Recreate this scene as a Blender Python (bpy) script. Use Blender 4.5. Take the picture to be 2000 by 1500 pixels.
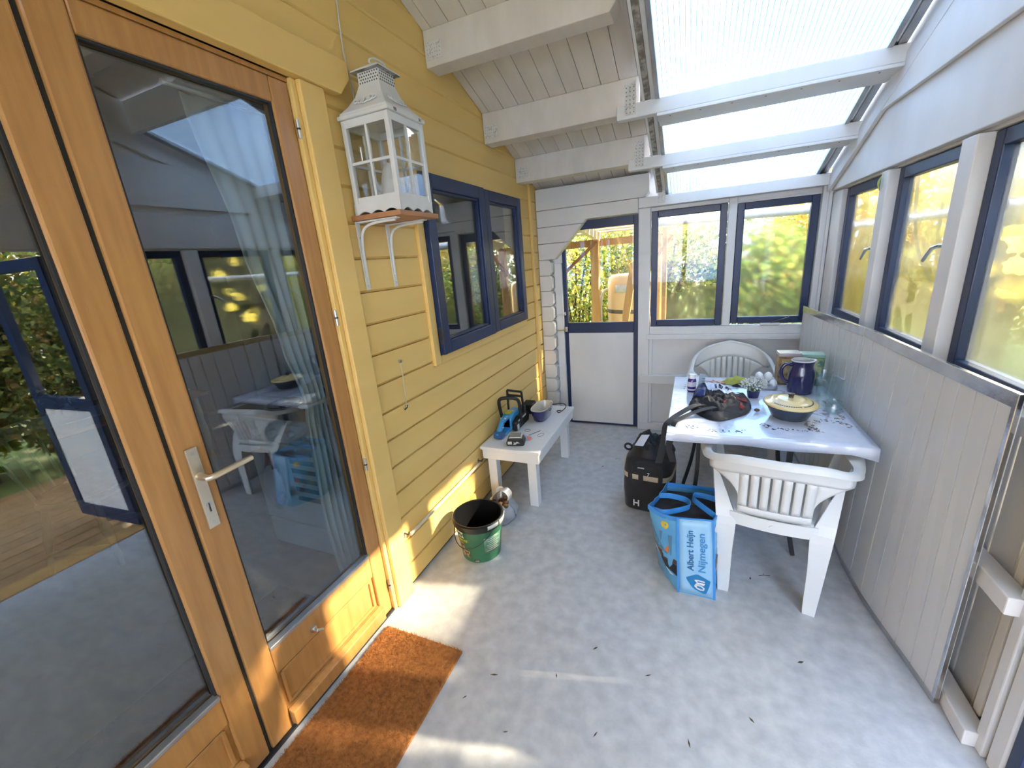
import bpy, bmesh, math, random
import numpy as np
from mathutils import Vector, Matrix, Euler, noise

for _o in list(bpy.data.objects): bpy.data.objects.remove(_o)
SC = bpy.context.scene
COL = SC.collection
PI = math.pi
R = math.radians
rnd = random.Random(7)

# ---------------------------------------------------------------- camera
cam_d = bpy.data.cameras.new('camera'); cam = bpy.data.objects.new('camera', cam_d); COL.objects.link(cam)
cam_d.sensor_fit = 'HORIZONTAL'; cam_d.sensor_width = 36.0
cam_d.lens = 806.34 / 2000 * 36.0
cam_d.clip_start = 0.03; cam_d.clip_end = 200
def _rot(a, b, c):
    return (Matrix.Rotation(c, 3, 'Z') @ Matrix.Rotation(b, 3, 'Y') @ Matrix.Rotation(a, 3, 'X'))
_M = _rot(0.3110102, 0.40556307, 0.04263322) @ Matrix(((1, 0, 0), (0, 0, -1), (0, 1, 0)))
_cr = Matrix((_M[0], -_M[1], -_M[2])).transposed()
cam.matrix_world = Matrix.Translation((1.304, 0, 1.6)) @ _cr.to_4x4()
SC.camera = cam

# ---------------------------------------------------------------- sky, sun, exposure
SKY_STRENGTH = 2.2
SUN_STRENGTH = 7.0
SUN_DIR = Vector((-1.0, -0.25, -0.66))
wd = bpy.data.worlds.new('sky'); SC.world = wd; wd.use_nodes = True
_nt = wd.node_tree; _nt.nodes.clear()
_tc = _nt.nodes.new('ShaderNodeTexCoord'); _mp = _nt.nodes.new('ShaderNodeMapping')
_mp.inputs['Scale'].default_value = (1.0, 1.0, 2.2)
_n1 = _nt.nodes.new('ShaderNodeTexNoise'); _n1.inputs['Scale'].default_value = 3.2; _n1.inputs['Detail'].default_value = 6
_n1.inputs['Roughness'].default_value = 0.58
_rp = _nt.nodes.new('ShaderNodeValToRGB')
_rp.color_ramp.elements[0].position = 0.41; _rp.color_ramp.elements[0].color = (0.15, 0.35, 0.77, 1)
_rp.color_ramp.elements[1].position = 0.60; _rp.color_ramp.elements[1].color = (1.0, 0.97, 0.91, 1)
_bg = _nt.nodes.new('ShaderNodeBackground'); _bg.inputs['Strength'].default_value = SKY_STRENGTH
_out = _nt.nodes.new('ShaderNodeOutputWorld')
_nt.links.new(_tc.outputs['Generated'], _mp.inputs['Vector']); _nt.links.new(_mp.outputs['Vector'], _n1.inputs['Vector'])
_nt.links.new(_n1.outputs['Fac'], _rp.inputs['Fac']); _nt.links.new(_rp.outputs['Color'], _bg.inputs['Color'])
_nt.links.new(_bg.outputs['Background'], _out.inputs['Surface'])
sun_d = bpy.data.lights.new('sun', 'SUN'); sun_d.energy = SUN_STRENGTH; sun_d.angle = R(1.1); sun_d.color = (1.0, 0.86, 0.62)
sun = bpy.data.objects.new('sun', sun_d); COL.objects.link(sun)
sun.rotation_euler = SUN_DIR.to_track_quat('-Z', 'Y').to_euler(); sun.location = (6, 3, 6)
SC.view_settings.view_transform = 'Standard'; SC.view_settings.look = 'None'
SC.view_settings.gamma = 1.0; SC.view_settings.use_curve_mapping = False
SC.view_settings.exposure = 2.4
cy = SC.cycles
cy.max_bounces = 7; cy.diffuse_bounces = 3; cy.glossy_bounces = 3; cy.transmission_bounces = 6; cy.transparent_max_bounces = 16
cy.use_adaptive_sampling = True; cy.adaptive_threshold = 0.08; cy.adaptive_min_samples = 16
cy.use_denoising = True; cy.sample_clamp_indirect = 8.0; cy.caustics_reflective = False; cy.caustics_refractive = False

# ---------------------------------------------------------------- materials
MATS = {}
def _new(name):
    m = bpy.data.materials.new(name); m.use_nodes = True; m.node_tree.nodes.clear(); MATS[name] = m
    return m, m.node_tree
def pm(name, col, rough=0.5, col2=None, scale=6.0, stretch=(1, 1, 1), bump=0.0, bscale=60.0, metal=0.0, spec=0.5,
       coat=0.0, transl=0.0, lo=0.35, hi=0.65, detail=4.0, emit=0.0, sheen=0.0, bstretch=None):
    """procedural painted / wooden / plastic surface: two tones mixed by noise, noise relief"""
    m, nt = _new(name); N = nt.nodes; L = nt.links
    out = N.new('ShaderNodeOutputMaterial'); b = N.new('ShaderNodeBsdfPrincipled')
    tc = N.new('ShaderNodeTexCoord'); mp = N.new('ShaderNodeMapping'); mp.inputs['Scale'].default_value = stretch
    L.new(tc.outputs['Object'], mp.inputs['Vector'])
    if col2 is None: col2 = tuple(c * 0.88 for c in col)
    ns = N.new('ShaderNodeTexNoise'); ns.inputs['Scale'].default_value = scale; ns.inputs['Detail'].default_value = detail
    L.new(mp.outputs['Vector'], ns.inputs['Vector'])
    rp = N.new('ShaderNodeValToRGB'); e = rp.color_ramp.elements
    e[0].position = lo; e[1].position = hi; e[0].color = (*col, 1); e[1].color = (*col2, 1)
    L.new(ns.outputs['Fac'], rp.inputs['Fac']); L.new(rp.outputs['Color'], b.inputs['Base Color'])
    b.inputs['Roughness'].default_value = rough; b.inputs['Metallic'].default_value = metal
    b.inputs['Specular IOR Level'].default_value = spec; b.inputs['Coat Weight'].default_value = coat
    b.inputs['Coat Roughness'].default_value = 0.08
    if sheen: b.inputs['Sheen Weight'].default_value = sheen
    if emit:
        L.new(rp.outputs['Color'], b.inputs['Emission Color']); b.inputs['Emission Strength'].default_value = emit
    if bump:
        n2 = N.new('ShaderNodeTexNoise'); n2.inputs['Scale'].default_value = bscale; n2.inputs['Detail'].default_value = 3
        m2 = N.new('ShaderNodeMapping'); m2.inputs['Scale'].default_value = bstretch or stretch
        L.new(tc.outputs['Object'], m2.inputs['Vector']); L.new(m2.outputs['Vector'], n2.inputs['Vector'])
        bp = N.new('ShaderNodeBump'); bp.inputs['Strength'].default_value = bump; bp.inputs['Distance'].default_value = 0.004
        L.new(n2.outputs['Fac'], bp.inputs['Height']); L.new(bp.outputs['Normal'], b.inputs['Normal'])
    if transl:
        t = N.new('ShaderNodeBsdfTranslucent'); L.new(rp.outputs['Color'], t.inputs['Color'])
        mx = N.new('ShaderNodeMixShader'); mx.inputs['Fac'].default_value = transl
        L.new(b.outputs[0], mx.inputs[1]); L.new(t.outputs[0], mx.inputs[2]); L.new(mx.outputs[0], out.inputs['Surface'])
    else:
        L.new(b.outputs[0], out.inputs['Surface'])
    return m
def glassmat(name, tint=(0.95, 0.97, 0.96), refl=0.06, haze=0.0, haze_col=(0.9, 0.92, 0.86), zlo=0.0, zhi=1.0, nscale=3.0, soft=0.3, full=False):
    """window pane: clear with a mirror share, and condensation (rough, milky) with a noisy outline"""
    m, nt = _new(name); N = nt.nodes; L = nt.links
    out = N.new('ShaderNodeOutputMaterial'); tr = N.new('ShaderNodeBsdfTransparent'); tr.inputs['Color'].default_value = (*tint, 1)
    gl = N.new('ShaderNodeBsdfGlossy'); gl.inputs['Roughness'].default_value = 0.0; gl.inputs['Color'].default_value = (0.95, 0.97, 1.0, 1)
    lw = N.new('ShaderNodeLayerWeight'); fr = N.new('ShaderNodeMath'); fr.operation = 'POWER'; fr.inputs[1].default_value = 5.0
    L.new(lw.outputs['Facing'], fr.inputs[0])
    ad = N.new('ShaderNodeMath'); ad.operation = 'MULTIPLY_ADD'; ad.inputs[1].default_value = 0.9; ad.inputs[2].default_value = refl + 0.03; ad.use_clamp = True
    L.new(fr.outputs[0], ad.inputs[0])
    mx = N.new('ShaderNodeMixShader'); L.new(ad.outputs[0], mx.inputs['Fac']); L.new(tr.outputs[0], mx.inputs[1]); L.new(gl.outputs[0], mx.inputs[2])
    last = mx
    if haze > 0:
        tc = N.new('ShaderNodeTexCoord'); sp = N.new('ShaderNodeSeparateXYZ'); L.new(tc.outputs['Object'], sp.inputs[0])
        ns = N.new('ShaderNodeTexNoise'); ns.inputs['Scale'].default_value = nscale; ns.inputs['Detail'].default_value = 5
        L.new(tc.outputs['Object'], ns.inputs['Vector'])
        mr = N.new('ShaderNodeMapRange'); mr.inputs['From Min'].default_value = zlo; mr.inputs['From Max'].default_value = zhi
        mr.inputs['To Min'].default_value = 1.0 if not full else 0.75; mr.inputs['To Max'].default_value = 0.0 if not full else 0.2
        L.new(sp.outputs['Z'], mr.inputs['Value'])
        a2 = N.new('ShaderNodeMath'); a2.operation = 'ADD'; L.new(mr.outputs[0], a2.inputs[0]); L.new(ns.outputs['Fac'], a2.inputs[1])
        m2 = N.new('ShaderNodeMapRange'); m2.inputs['From Min'].default_value = 0.85 - soft; m2.inputs['From Max'].default_value = 0.85 + soft
        m2.inputs['To Max'].default_value = haze; L.new(a2.outputs[0], m2.inputs['Value'])
        tl = N.new('ShaderNodeBsdfTranslucent'); tl.inputs['Color'].default_value = (*haze_col, 1)
        rf = N.new('ShaderNodeBsdfRefraction'); rf.inputs['Roughness'].default_value = 0.32; rf.inputs['IOR'].default_value = 1.08
        rf.inputs['Color'].default_value = (0.95, 0.96, 0.92, 1)
        mh = N.new('ShaderNodeMixShader'); mh.inputs['Fac'].default_value = 0.965; L.new(tl.outputs[0], mh.inputs[1]); L.new(rf.outputs[0], mh.inputs[2])
        m3 = N.new('ShaderNodeMixShader'); L.new(m2.outputs[0], m3.inputs['Fac']); L.new(mx.outputs[0], m3.inputs[1]); L.new(mh.outputs[0], m3.inputs[2])
        last = m3
    L.new(last.outputs[0], out.inputs['Surface'])
    return m
def leafmat(name, cols, transl=0.6):
    m, nt = _new(name); N = nt.nodes; L = nt.links
    out = N.new('ShaderNodeOutputMaterial'); g = N.new('ShaderNodeNewGeometry'); rp = N.new('ShaderNodeValToRGB')
    el = rp.color_ramp.elements; rp.color_ramp.interpolation = 'CONSTANT'
    el[0].color = (*cols[0], 1); el[0].position = 0
    el[1].color = (*cols[1], 1); el[1].position = 1.0 / len(cols)
    for i in range(2, len(cols)):
        e = el.new(i / len(cols)); e.color = (*cols[i], 1)
    L.new(g.outputs['Random Per Island'], rp.inputs['Fac'])
    d = N.new('ShaderNodeBsdfPrincipled'); d.inputs['Roughness'].default_value = 0.45; L.new(rp.outputs[0], d.inputs['Base Color'])
    t = N.new('ShaderNodeBsdfTranslucent'); L.new(rp.outputs[0], t.inputs['Color'])
    mx = N.new('ShaderNodeMixShader'); mx.inputs['Fac'].default_value = transl
    L.new(d.outputs[0], mx.inputs[1]); L.new(t.outputs[0], mx.inputs[2]); L.new(mx.outputs[0], out.inputs['Surface'])
    return m

pm('yellow', (0.91, 0.615, 0.205), 0.42, (0.88, 0.58, 0.185), 3.0, (1, 0.35, 3), bump=0.12, bscale=50, bstretch=(1, 0.25, 2.5))
pm('honey_wood', (0.56, 0.275, 0.085), 0.38, (0.46, 0.215, 0.062), 7.0, (6, 6, 0.5), bump=0.08, bscale=90, coat=0.25, detail=6)
pm('blue_paint', (0.006, 0.024, 0.092), 0.42, (0.005, 0.018, 0.072), 8, bump=0.05, coat=0.1)
pm('white_paint', (0.83, 0.815, 0.795), 0.5, (0.77, 0.755, 0.735), 4.0, (1, 1, 0.6), bump=0.10, bscale=45)
pm('white_log', (0.83, 0.80, 0.76), 0.52, (0.78, 0.745, 0.70), 4.5, (0.6, 1, 2), bump=0.15, bscale=40)
pm('ceiling_white', (0.80, 0.725, 0.645), 0.6, (0.73, 0.655, 0.575), 5.0, (2.5, 0.4, 1), bump=0.18, bscale=45, bstretch=(2.5, 0.4, 1))
pm('dark_gap', (0.03, 0.028, 0.025), 0.8)
pm('floor', (0.47, 0.482, 0.495), 0.36, (0.64, 0.645, 0.645), 17.0, bump=0.10, bscale=110, detail=9, lo=0.3, hi=0.7, spec=0.45)
pm('indoor_floor', (0.20, 0.20, 0.21), 0.35, (0.26, 0.26, 0.265), 5, (1, 3, 1), bump=0.05)
pm('indoor_wall', (0.16, 0.12, 0.085), 0.8, (0.12, 0.09, 0.065), 3)
pm('screen_plank', (0.74, 0.74, 0.73), 0.40, (0.69, 0.69, 0.68), 2.5, (1, 1, 0.3), bump=0.03)
pm('alu', (0.72, 0.73, 0.75), 0.22, (0.60, 0.61, 0.63), 14, metal=1.0, bump=0.25, bscale=28)
pm('alu_matt', (0.55, 0.56, 0.57), 0.42, (0.42, 0.43, 0.44), 8, metal=0.85)
pm('weathered', (0.46, 0.42, 0.38), 0.85, (0.20, 0.17, 0.15), 30, bump=0.8, bscale=70, lo=0.42, hi=0.58)
pm('steel', (0.70, 0.70, 0.69), 0.30, (0.58, 0.58, 0.57), 10, metal=1.0)
pm('champagne', (0.80, 0.73, 0.58), 0.28, (0.76, 0.68, 0.53), 10, metal=0.9)
pm('dark_metal', (0.02, 0.02, 0.022), 0.4, (0.03, 0.03, 0.033), 10)
pm('galv_plate', (0.76, 0.73, 0.69), 0.5, (0.60, 0.56, 0.52), 60, lo=0.55, hi=0.62)
pm('nail', (0.12, 0.11, 0.10), 0.6)
pm('plastic_white', (0.80, 0.80, 0.77), 0.33, (0.755, 0.75, 0.71), 3.0, bump=0.04, bscale=120, transl=0.06)
pm('bench_white', (0.82, 0.825, 0.83), 0.33, (0.78, 0.785, 0.79), 4)
pm('cloth_white', (0.76, 0.80, 0.90), 0.16, (0.68, 0.73, 0.86), 9, bump=0.55, bscale=26, coat=0.5)
pm('print_brown', (0.15, 0.08, 0.07), 0.3, (0.30, 0.15, 0.12), 30)
pm('print_navy', (0.03, 0.04, 0.10), 0.3, (0.08, 0.09, 0.15), 30)
pm('cobalt', (0.012, 0.010, 0.075), 0.08, (0.018, 0.015, 0.10), 6, coat=0.8)
pm('glaze_cream', (0.72, 0.66, 0.54), 0.2, (0.66, 0.60, 0.48), 6, coat=0.4)
pm('glaze_grey', (0.60, 0.61, 0.60), 0.25, None, 6)
pm('iron_blue', (0.035, 0.055, 0.085), 0.32, (0.025, 0.04, 0.06), 12, coat=0.3)
pm('lid_yellow', (0.80, 0.62, 0.27), 0.25, (0.76, 0.56, 0.22), 5, coat=0.4)
pm('knob_brown', (0.045, 0.03, 0.02), 0.35)
pm('black_cloth', (0.010, 0.010, 0.012), 0.75, (0.018, 0.018, 0.022), 12, bump=0.4, bscale=30, sheen=0.15)
pm('black_nylon', (0.006, 0.006, 0.009), 0.75, (0.010, 0.010, 0.015), 10, bump=0.3, bscale=20)
pm('navy_nylon', (0.02, 0.05, 0.22), 0.4, (0.012, 0.02, 0.09), 10)
pm('red_cloth', (0.20, 0.025, 0.02), 0.8, (0.14, 0.018, 0.016), 10)
pm('pale_print', (0.66, 0.72, 0.84), 0.4, (0.58, 0.65, 0.80), 10)
pm('cream_cloth', (0.62, 0.52, 0.38), 0.7, (0.55, 0.46, 0.33), 8)
pm('bag_blue', (0.15, 0.47, 0.78), 0.26, (0.11, 0.40, 0.72), 7, bump=0.5, bscale=9, coat=0.2, transl=0.06)
pm('bag_pale', (0.34, 0.60, 0.82), 0.26, (0.29, 0.55, 0.79), 7, bump=0.5, bscale=10, coat=0.2)
pm('bag_edge', (0.055, 0.30, 0.74), 0.4, (0.045, 0.26, 0.68), 10)
pm('bag_text', (0.012, 0.13, 0.33), 0.35); pm('bag_text2', (0.045, 0.27, 0.58), 0.35)
pm('bag_logo', (0.02, 0.22, 0.50), 0.35); pm('white_print', (0.82, 0.84, 0.86), 0.4)
pm('sun_print', (0.80, 0.58, 0.05), 0.4); pm('black_print', (0.015, 0.015, 0.02), 0.4)
pm('brown_print', (0.09, 0.05, 0.035), 0.4); pm('orange_print', (0.65, 0.20, 0.06), 0.4); pm('steel_print', (0.10, 0.22, 0.33), 0.4)
pm('bucket_green', (0.025, 0.115, 0.055), 0.3, (0.035, 0.16, 0.075), 6, coat=0.2)
pm('bucket_label', (0.09, 0.22, 0.14), 0.35, (0.13, 0.28, 0.18), 30)
pm('bucket_black', (0.006, 0.006, 0.007), 0.32)
pm('rim_white', (0.70, 0.69, 0.64), 0.35)
pm('food_print', (0.42, 0.30, 0.16), 0.4, (0.10, 0.06, 0.04), 60, lo=0.45, hi=0.55)
pm('film', (0.72, 0.74, 0.80), 0.3, (0.58, 0.60, 0.68), 7, transl=0.35, bump=0.6, bscale=12)
pm('walnut', (0.22, 0.11, 0.05), 0.6, (0.09, 0.045, 0.02), 30, bump=0.5, bscale=60)
pm('tool_blue', (0.05, 0.33, 0.66), 0.35, (0.04, 0.28, 0.60), 6); pm('tool_navy', (0.02, 0.09, 0.24), 0.4)
pm('tool_black', (0.010, 0.010, 0.011), 0.45); pm('tool_yellow', (0.55, 0.48, 0.05), 0.4)
pm('paper', (0.80, 0.80, 0.79), 0.7, (0.76, 0.76, 0.76), 8); pm('ink', (0.10, 0.10, 0.11), 0.6)
pm('red_tint', (0.75, 0.20, 0.15), 0.4)  # plain red colour for the tinted part of the film bag
pm('coir', (0.50, 0.215, 0.060), 0.9, (0.34, 0.13, 0.035), 60, bump=0.8, bscale=220)
pm('pine', (0.62, 0.36, 0.12), 0.55, (0.50, 0.27, 0.085), 5, (5, 5, 0.6), bump=0.2, bscale=60)
pm('pine_red', (0.36, 0.15, 0.065), 0.55, (0.28, 0.11, 0.05), 5, (1, 1, 1), bump=0.2, bscale=60)
pm('shelf_wood', (0.50, 0.24, 0.11), 0.5, (0.42, 0.19, 0.085), 6, (4, 0.6, 4))
pm('lantern_white', (0.80, 0.785, 0.75), 0.45, (0.74, 0.72, 0.68), 8, bump=0.1)
pm('cord_cream', (0.66, 0.58, 0.40), 0.6); pm('cord_white', (0.72, 0.68, 0.58), 0.6)
pm('barrel', (0.78, 0.62, 0.40), 0.45, (0.74, 0.57, 0.34), 4, transl=0.2)
pm('barrel_print', (0.45, 0.58, 0.66), 0.4, (0.62, 0.62, 0.62), 18, lo=0.45, hi=0.55)
pm('pergola_white', (0.82, 0.76, 0.64), 0.5, (0.76, 0.69, 0.56), 5, (0.6, 3, 3))
pm('gutter', (0.66, 0.67, 0.68), 0.4)
pm('terracotta', (0.45, 0.20, 0.13), 0.7)
pm('grass', (0.10, 0.17, 0.03), 0.9, (0.22, 0.22, 0.06), 6)
pm('deck', (0.40, 0.24, 0.11), 0.6, (0.30, 0.17, 0.07), 6, (4, 0.5, 1))
pm('bark', (0.09, 0.065, 0.045), 0.9, (0.05, 0.035, 0.025), 20, bump=0.6)
pm('grey_mat', (0.075, 0.08, 0.095), 0.85, (0.06, 0.065, 0.078), 80, bump=0.4, bscale=200)
pm('curtain', (0.62, 0.70, 0.72), 0.8, (0.56, 0.64, 0.66), 6, transl=0.35)
pm('enamel', (0.66, 0.74, 0.78), 0.25, (0.62, 0.70, 0.74), 4, coat=0.3)
pm('sage', (0.40, 0.46, 0.38), 0.5, (0.34, 0.40, 0.33), 6)
pm('cushion', (0.06, 0.07, 0.10), 0.9, (0.03, 0.035, 0.05), 30)
pm('towel', (0.65, 0.66, 0.66), 0.8); pm('towel_band', (0.05, 0.07, 0.11), 0.8)
pm('tin_brown', (0.20, 0.10, 0.05), 0.3, (0.36, 0.24, 0.10), 25, lo=0.45, hi=0.55); pm('tin_green', (0.09, 0.20, 0.15), 0.3, (0.30, 0.36, 0.14), 20, lo=0.45, hi=0.6)
pm('tin_lid', (0.62, 0.56, 0.55), 0.25, metal=0.3); pm('tin_lid_green', (0.34, 0.56, 0.47), 0.25, metal=0.3)
pm('tin_panel', (0.55, 0.46, 0.24), 0.4, (0.28, 0.20, 0.09), 30); pm('tin_panel_green', (0.52, 0.54, 0.28), 0.4, (0.06, 0.20, 0.20), 16, lo=0.45, hi=0.55)
pm('egg', (0.84, 0.85, 0.85), 0.35); pm('petal', (0.84, 0.83, 0.76), 0.6, transl=0.2); pm('stem', (0.16, 0.24, 0.08), 0.7)
pm('purple', (0.055, 0.02, 0.22), 0.2, (0.04, 0.015, 0.16), 6, coat=0.5); pm('cap_white', (0.85, 0.85, 0.85), 0.3); pm('pill_label', (0.70, 0.70, 0.80), 0.4)
pm('lime_cloth', (0.52, 0.55, 0.12), 0.8, (0.42, 0.45, 0.09), 8, bump=0.5, bscale=25); pm('pink_peg', (0.78, 0.36, 0.26), 0.4); pm('peg_dark', (0.16, 0.06, 0.05), 0.4)
pm('grey_tag', (0.42, 0.50, 0.56), 0.35); pm('card', (0.60, 0.60, 0.70), 0.4, (0.25, 0.22, 0.25), 26, lo=0.5, hi=0.56)
pm('dry_leaf', (0.10, 0.07, 0.04), 0.8)
glassmat('door_pane', (0.86, 0.90, 0.90), 0.10)
glassmat('house_pane', (0.84, 0.88, 0.88), 0.09)
glassmat('clear_pane', (0.98, 0.985, 0.98), 0.0)
glassmat('misty_pane', (0.98, 0.985, 0.98), 0.0, haze=0.75, zlo=0.95, zhi=1.45, nscale=4.0, soft=0.45)
glassmat('foggy_pane', (0.97, 0.98, 0.96), 0.0, haze=0.85, zlo=0.9, zhi=2.0, nscale=2.4, soft=0.25)
glassmat('frosted_pane', (0.97, 0.98, 0.96), 0.02, haze=0.72, zlo=1.0, zhi=2.0, nscale=2.0, soft=0.35, full=True, haze_col=(0.82, 0.86, 0.74))
glassmat('lantern_pane', (0.97, 0.98, 0.98), 0.03)
glassmat('glassware', (0.925, 0.96, 0.955), 0.04)
def _poly():
    m, nt = _new('polycarbonate'); N = nt.nodes; L = nt.links
    out = N.new('ShaderNodeOutputMaterial'); tr = N.new('ShaderNodeBsdfTransparent'); tr.inputs['Color'].default_value = (0.72, 0.82, 0.89, 1)
    tl = N.new('ShaderNodeBsdfTranslucent'); tl.inputs['Color'].default_value = (0.85, 0.89, 0.92, 1)
    mx = N.new('ShaderNodeMixShader'); mx.inputs['Fac'].default_value = 0.25
    L.new(tr.outputs[0], mx.inputs[1]); L.new(tl.outputs[0], mx.inputs[2])
    gl = N.new('ShaderNodeBsdfGlossy'); gl.inputs['Roughness'].default_value = 0.08
    m2 = N.new('ShaderNodeMixShader'); m2.inputs['Fac'].default_value = 0.05
    L.new(mx.outputs[0], m2.inputs[1]); L.new(gl.outputs[0], m2.inputs[2]); L.new(m2.outputs[0], out.inputs['Surface'])
_poly()
pm('poly_rib', (0.12, 0.17, 0.22), 0.5)
leafmat('leaf_hedge', [(0.14, 0.22, 0.04), (0.28, 0.36, 0.06), (0.48, 0.50, 0.08), (0.66, 0.60, 0.10), (0.75, 0.64, 0.12), (0.40, 0.28, 0.09)])
leafmat('leaf_yellow', [(0.55, 0.46, 0.05), (0.68, 0.52, 0.05), (0.70, 0.58, 0.12), (0.40, 0.40, 0.06), (0.60, 0.33, 0.06)])
leafmat('leaf_green', [(0.10, 0.19, 0.04), (0.17, 0.28, 0.06), (0.28, 0.38, 0.08), (0.48, 0.50, 0.10), (0.34, 0.26, 0.09)])
leafmat('leaf_side', [(0.09, 0.15, 0.04), (0.14, 0.20, 0.05), (0.22, 0.26, 0.07), (0.36, 0.34, 0.08), (0.30, 0.20, 0.07)], 0.5)
leafmat('leaf_dark', [(0.10, 0.16, 0.04), (0.22, 0.26, 0.07), (0.32, 0.24, 0.10), (0.50, 0.46, 0.10)])

# ---------------------------------------------------------------- mesh building
class MB:
    def __init__(s): s.v = []; s.f = []
    def add(s, vs, fs):
        o = len(s.v); s.v += [tuple(map(float, p)) for p in vs]; s.f += [tuple(i + o for i in f) for f in fs]; return s
    def box(s, x0, x1, y0, y1, z0, z1):
        return s.add([(x0, y0, z0), (x1, y0, z0), (x1, y1, z0), (x0, y1, z0), (x0, y0, z1), (x1, y0, z1), (x1, y1, z1), (x0, y1, z1)],
                     [(0, 3, 2, 1), (4, 5, 6, 7), (0, 1, 5, 4), (1, 2, 6, 5), (2, 3, 7, 6), (3, 0, 4, 7)])
    def beam(s, p, q, w, h, up=(0, 0, 1)):
        p = Vector(p); q = Vector(q); d = (q - p).normalized(); u = Vector(up); sd = d.cross(u).normalized(); u = sd.cross(d).normalized()
        a = sd * (w / 2); b = u * (h / 2)
        return s.add([p - a - b, p + a - b, p + a + b, p - a + b, q - a - b, q + a - b, q + a + b, q - a + b],
                     [(0, 1, 2, 3), (4, 7, 6, 5), (0, 4, 5, 1), (1, 5, 6, 2), (2, 6, 7, 3), (3, 7, 4, 0)])
    def prism(s, poly, ax, a, b):
        n = len(poly); vs = []
        for t in (a, b):
            for (p, q) in poly:
                vs.append((t, p, q) if ax == 'x' else (p, t, q) if ax == 'y' else (p, q, t))
        fs = [tuple(range(n)), tuple(range(2 * n - 1, n - 1, -1))]
        fs += [(i, i + n, (i + 1) % n + n, (i + 1) % n) for i in range(n)]
        return s.add(vs, fs)
    def loft(s, rows, closed_u=False, cap=True, closed_v=False):
        n = len(rows[0]); vs = [p for r in rows for p in r]; fs = []; m = len(rows)
        for i in range(m if closed_v else m - 1):
            for j in range(n if closed_u else n - 1):
                a = i * n + j; b = i * n + (j + 1) % n; c = ((i + 1) % m) * n + (j + 1) % n; d = ((i + 1) % m) * n + j
                fs.append((a, b, c, d))
        if cap and closed_u and not closed_v:
            fs.append(tuple(range(n - 1, -1, -1))); fs.append(tuple(range((m - 1) * n, m * n)))
        return s.add(vs, fs)
    def tube(s, pts, r, n=8, cap=True, closed=False):
        pts = [Vector(p) for p in pts]; rows = []; m = len(pts); prev = None
        for i, p in enumerate(pts):
            if closed: t = pts[(i + 1) % m] - pts[i - 1]
            else: t = pts[min(i + 1, m - 1)] - pts[max(i - 1, 0)]
            t = t.normalized() if t.length > 1e-9 else Vector((0, 0, 1))
            if prev is None:
                u = Vector((0, 0, 1)) if abs(t.z) < 0.9 else Vector((1, 0, 0)); a = t.cross(u).normalized()
            else:
                a = (prev - t * prev.dot(t)); a = a.normalized() if a.length > 1e-6 else t.orthogonal().normalized()
            prev = a; b = t.cross(a); rr = r[i] if isinstance(r, (list, tuple)) else r
            rows.append([p + (a * math.cos(2 * PI * k / n) + b * math.sin(2 * PI * k / n)) * rr for k in range(n)])
        return s.loft(rows, True, cap, closed)
    def lathe(s, prof, n=32, c=(0, 0, 0), sx=1.0, sy=1.0, cap=False, rot=0.0):
        rows = []
        for (r, z) in prof:
            rows.append([(c[0] + sx * r * math.cos(2 * PI * k / n + rot), c[1] + sy * r * math.sin(2 * PI * k / n + rot), c[2] + z) for k in range(n)])
        return s.loft(rows, True, cap)
    def strap(s, pts, w, t, side):
        """flat ribbon of width w (along side) and thickness t following pts"""
        pts = [Vector(p) for p in pts]; sd = [Vector(x).normalized() for x in (side if isinstance(side, list) else [side] * len(pts))]; rows = []
        for i, p in enumerate(pts):
            d = (pts[min(i + 1, len(pts) - 1)] - pts[max(i - 1, 0)]).normalized(); nrm = d.cross(sd[i])
            nrm = nrm.normalized() if nrm.length > 1e-6 else Vector((0, 0, 1)); a = sd[i] * (w / 2); b = nrm * (t / 2)
            rows.append([p - a - b, p + a - b, p + a + b, p - a + b])
        return s.loft(rows, True, True)
    def grid(s, fn, nu, nv):
        return s.loft([[fn(i / nu, j / nv) for i in range(nu + 1)] for j in range(nv + 1)], False, False)
    def ball(s, c, rx, ry=None, rz=None, n=12, m=8):
        ry = rx if ry is None else ry; rz = rx if rz is None else rz; rows = []
        for i in range(m + 1):
            a = -PI / 2 + PI * i / m; cr = max(math.cos(a), 0.02)
            rows.append([(c[0] + rx * cr * math.cos(2 * PI * k / n), c[1] + ry * cr * math.sin(2 * PI * k / n), c[2] + rz * math.sin(a)) for k in range(n)])
        return s.loft(rows, True, True)
    def xf(s, M):
        s.v = [tuple(M @ Vector(p)) for p in s.v]; return s

XF = {}
def build(mb, name, mat, parent=None, world=False, smooth=False, bevel=0.0, solid=0.0, subs=0, label=None, kind=None, angle=40, off=-1):
    if world and parent is not None and parent.name in XF:
        inv = XF[parent.name].inverted(); vs = [tuple(inv @ Vector(p)) for p in mb.v]
    else: vs = mb.v
    me = bpy.data.meshes.new(name); me.from_pydata(vs, [], mb.f); me.update()
    bm = bmesh.new(); bm.from_mesh(me); bmesh.ops.recalc_face_normals(bm, faces=bm.faces); bm.to_mesh(me); bm.free()
    if smooth:
        me.polygons.foreach_set('use_smooth', [True] * len(me.polygons)); me.set_sharp_from_angle(angle=R(angle))
    me.materials.append(MATS[mat]); o = bpy.data.objects.new(name, me); COL.objects.link(o)
    if parent is not None: o.parent = parent
    if solid:
        md = o.modifiers.new('thickness', 'SOLIDIFY'); md.thickness = solid; md.offset = off
    if subs:
        md = o.modifiers.new('smooth', 'SUBSURF'); md.levels = subs; md.render_levels = subs
    if bevel:
        md = o.modifiers.new('edge', 'BEVEL'); md.width = bevel; md.segments = 2; md.limit_method = 'ANGLE'
    if label: o['label'] = label
    if kind: o['kind'] = kind
    return o
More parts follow.
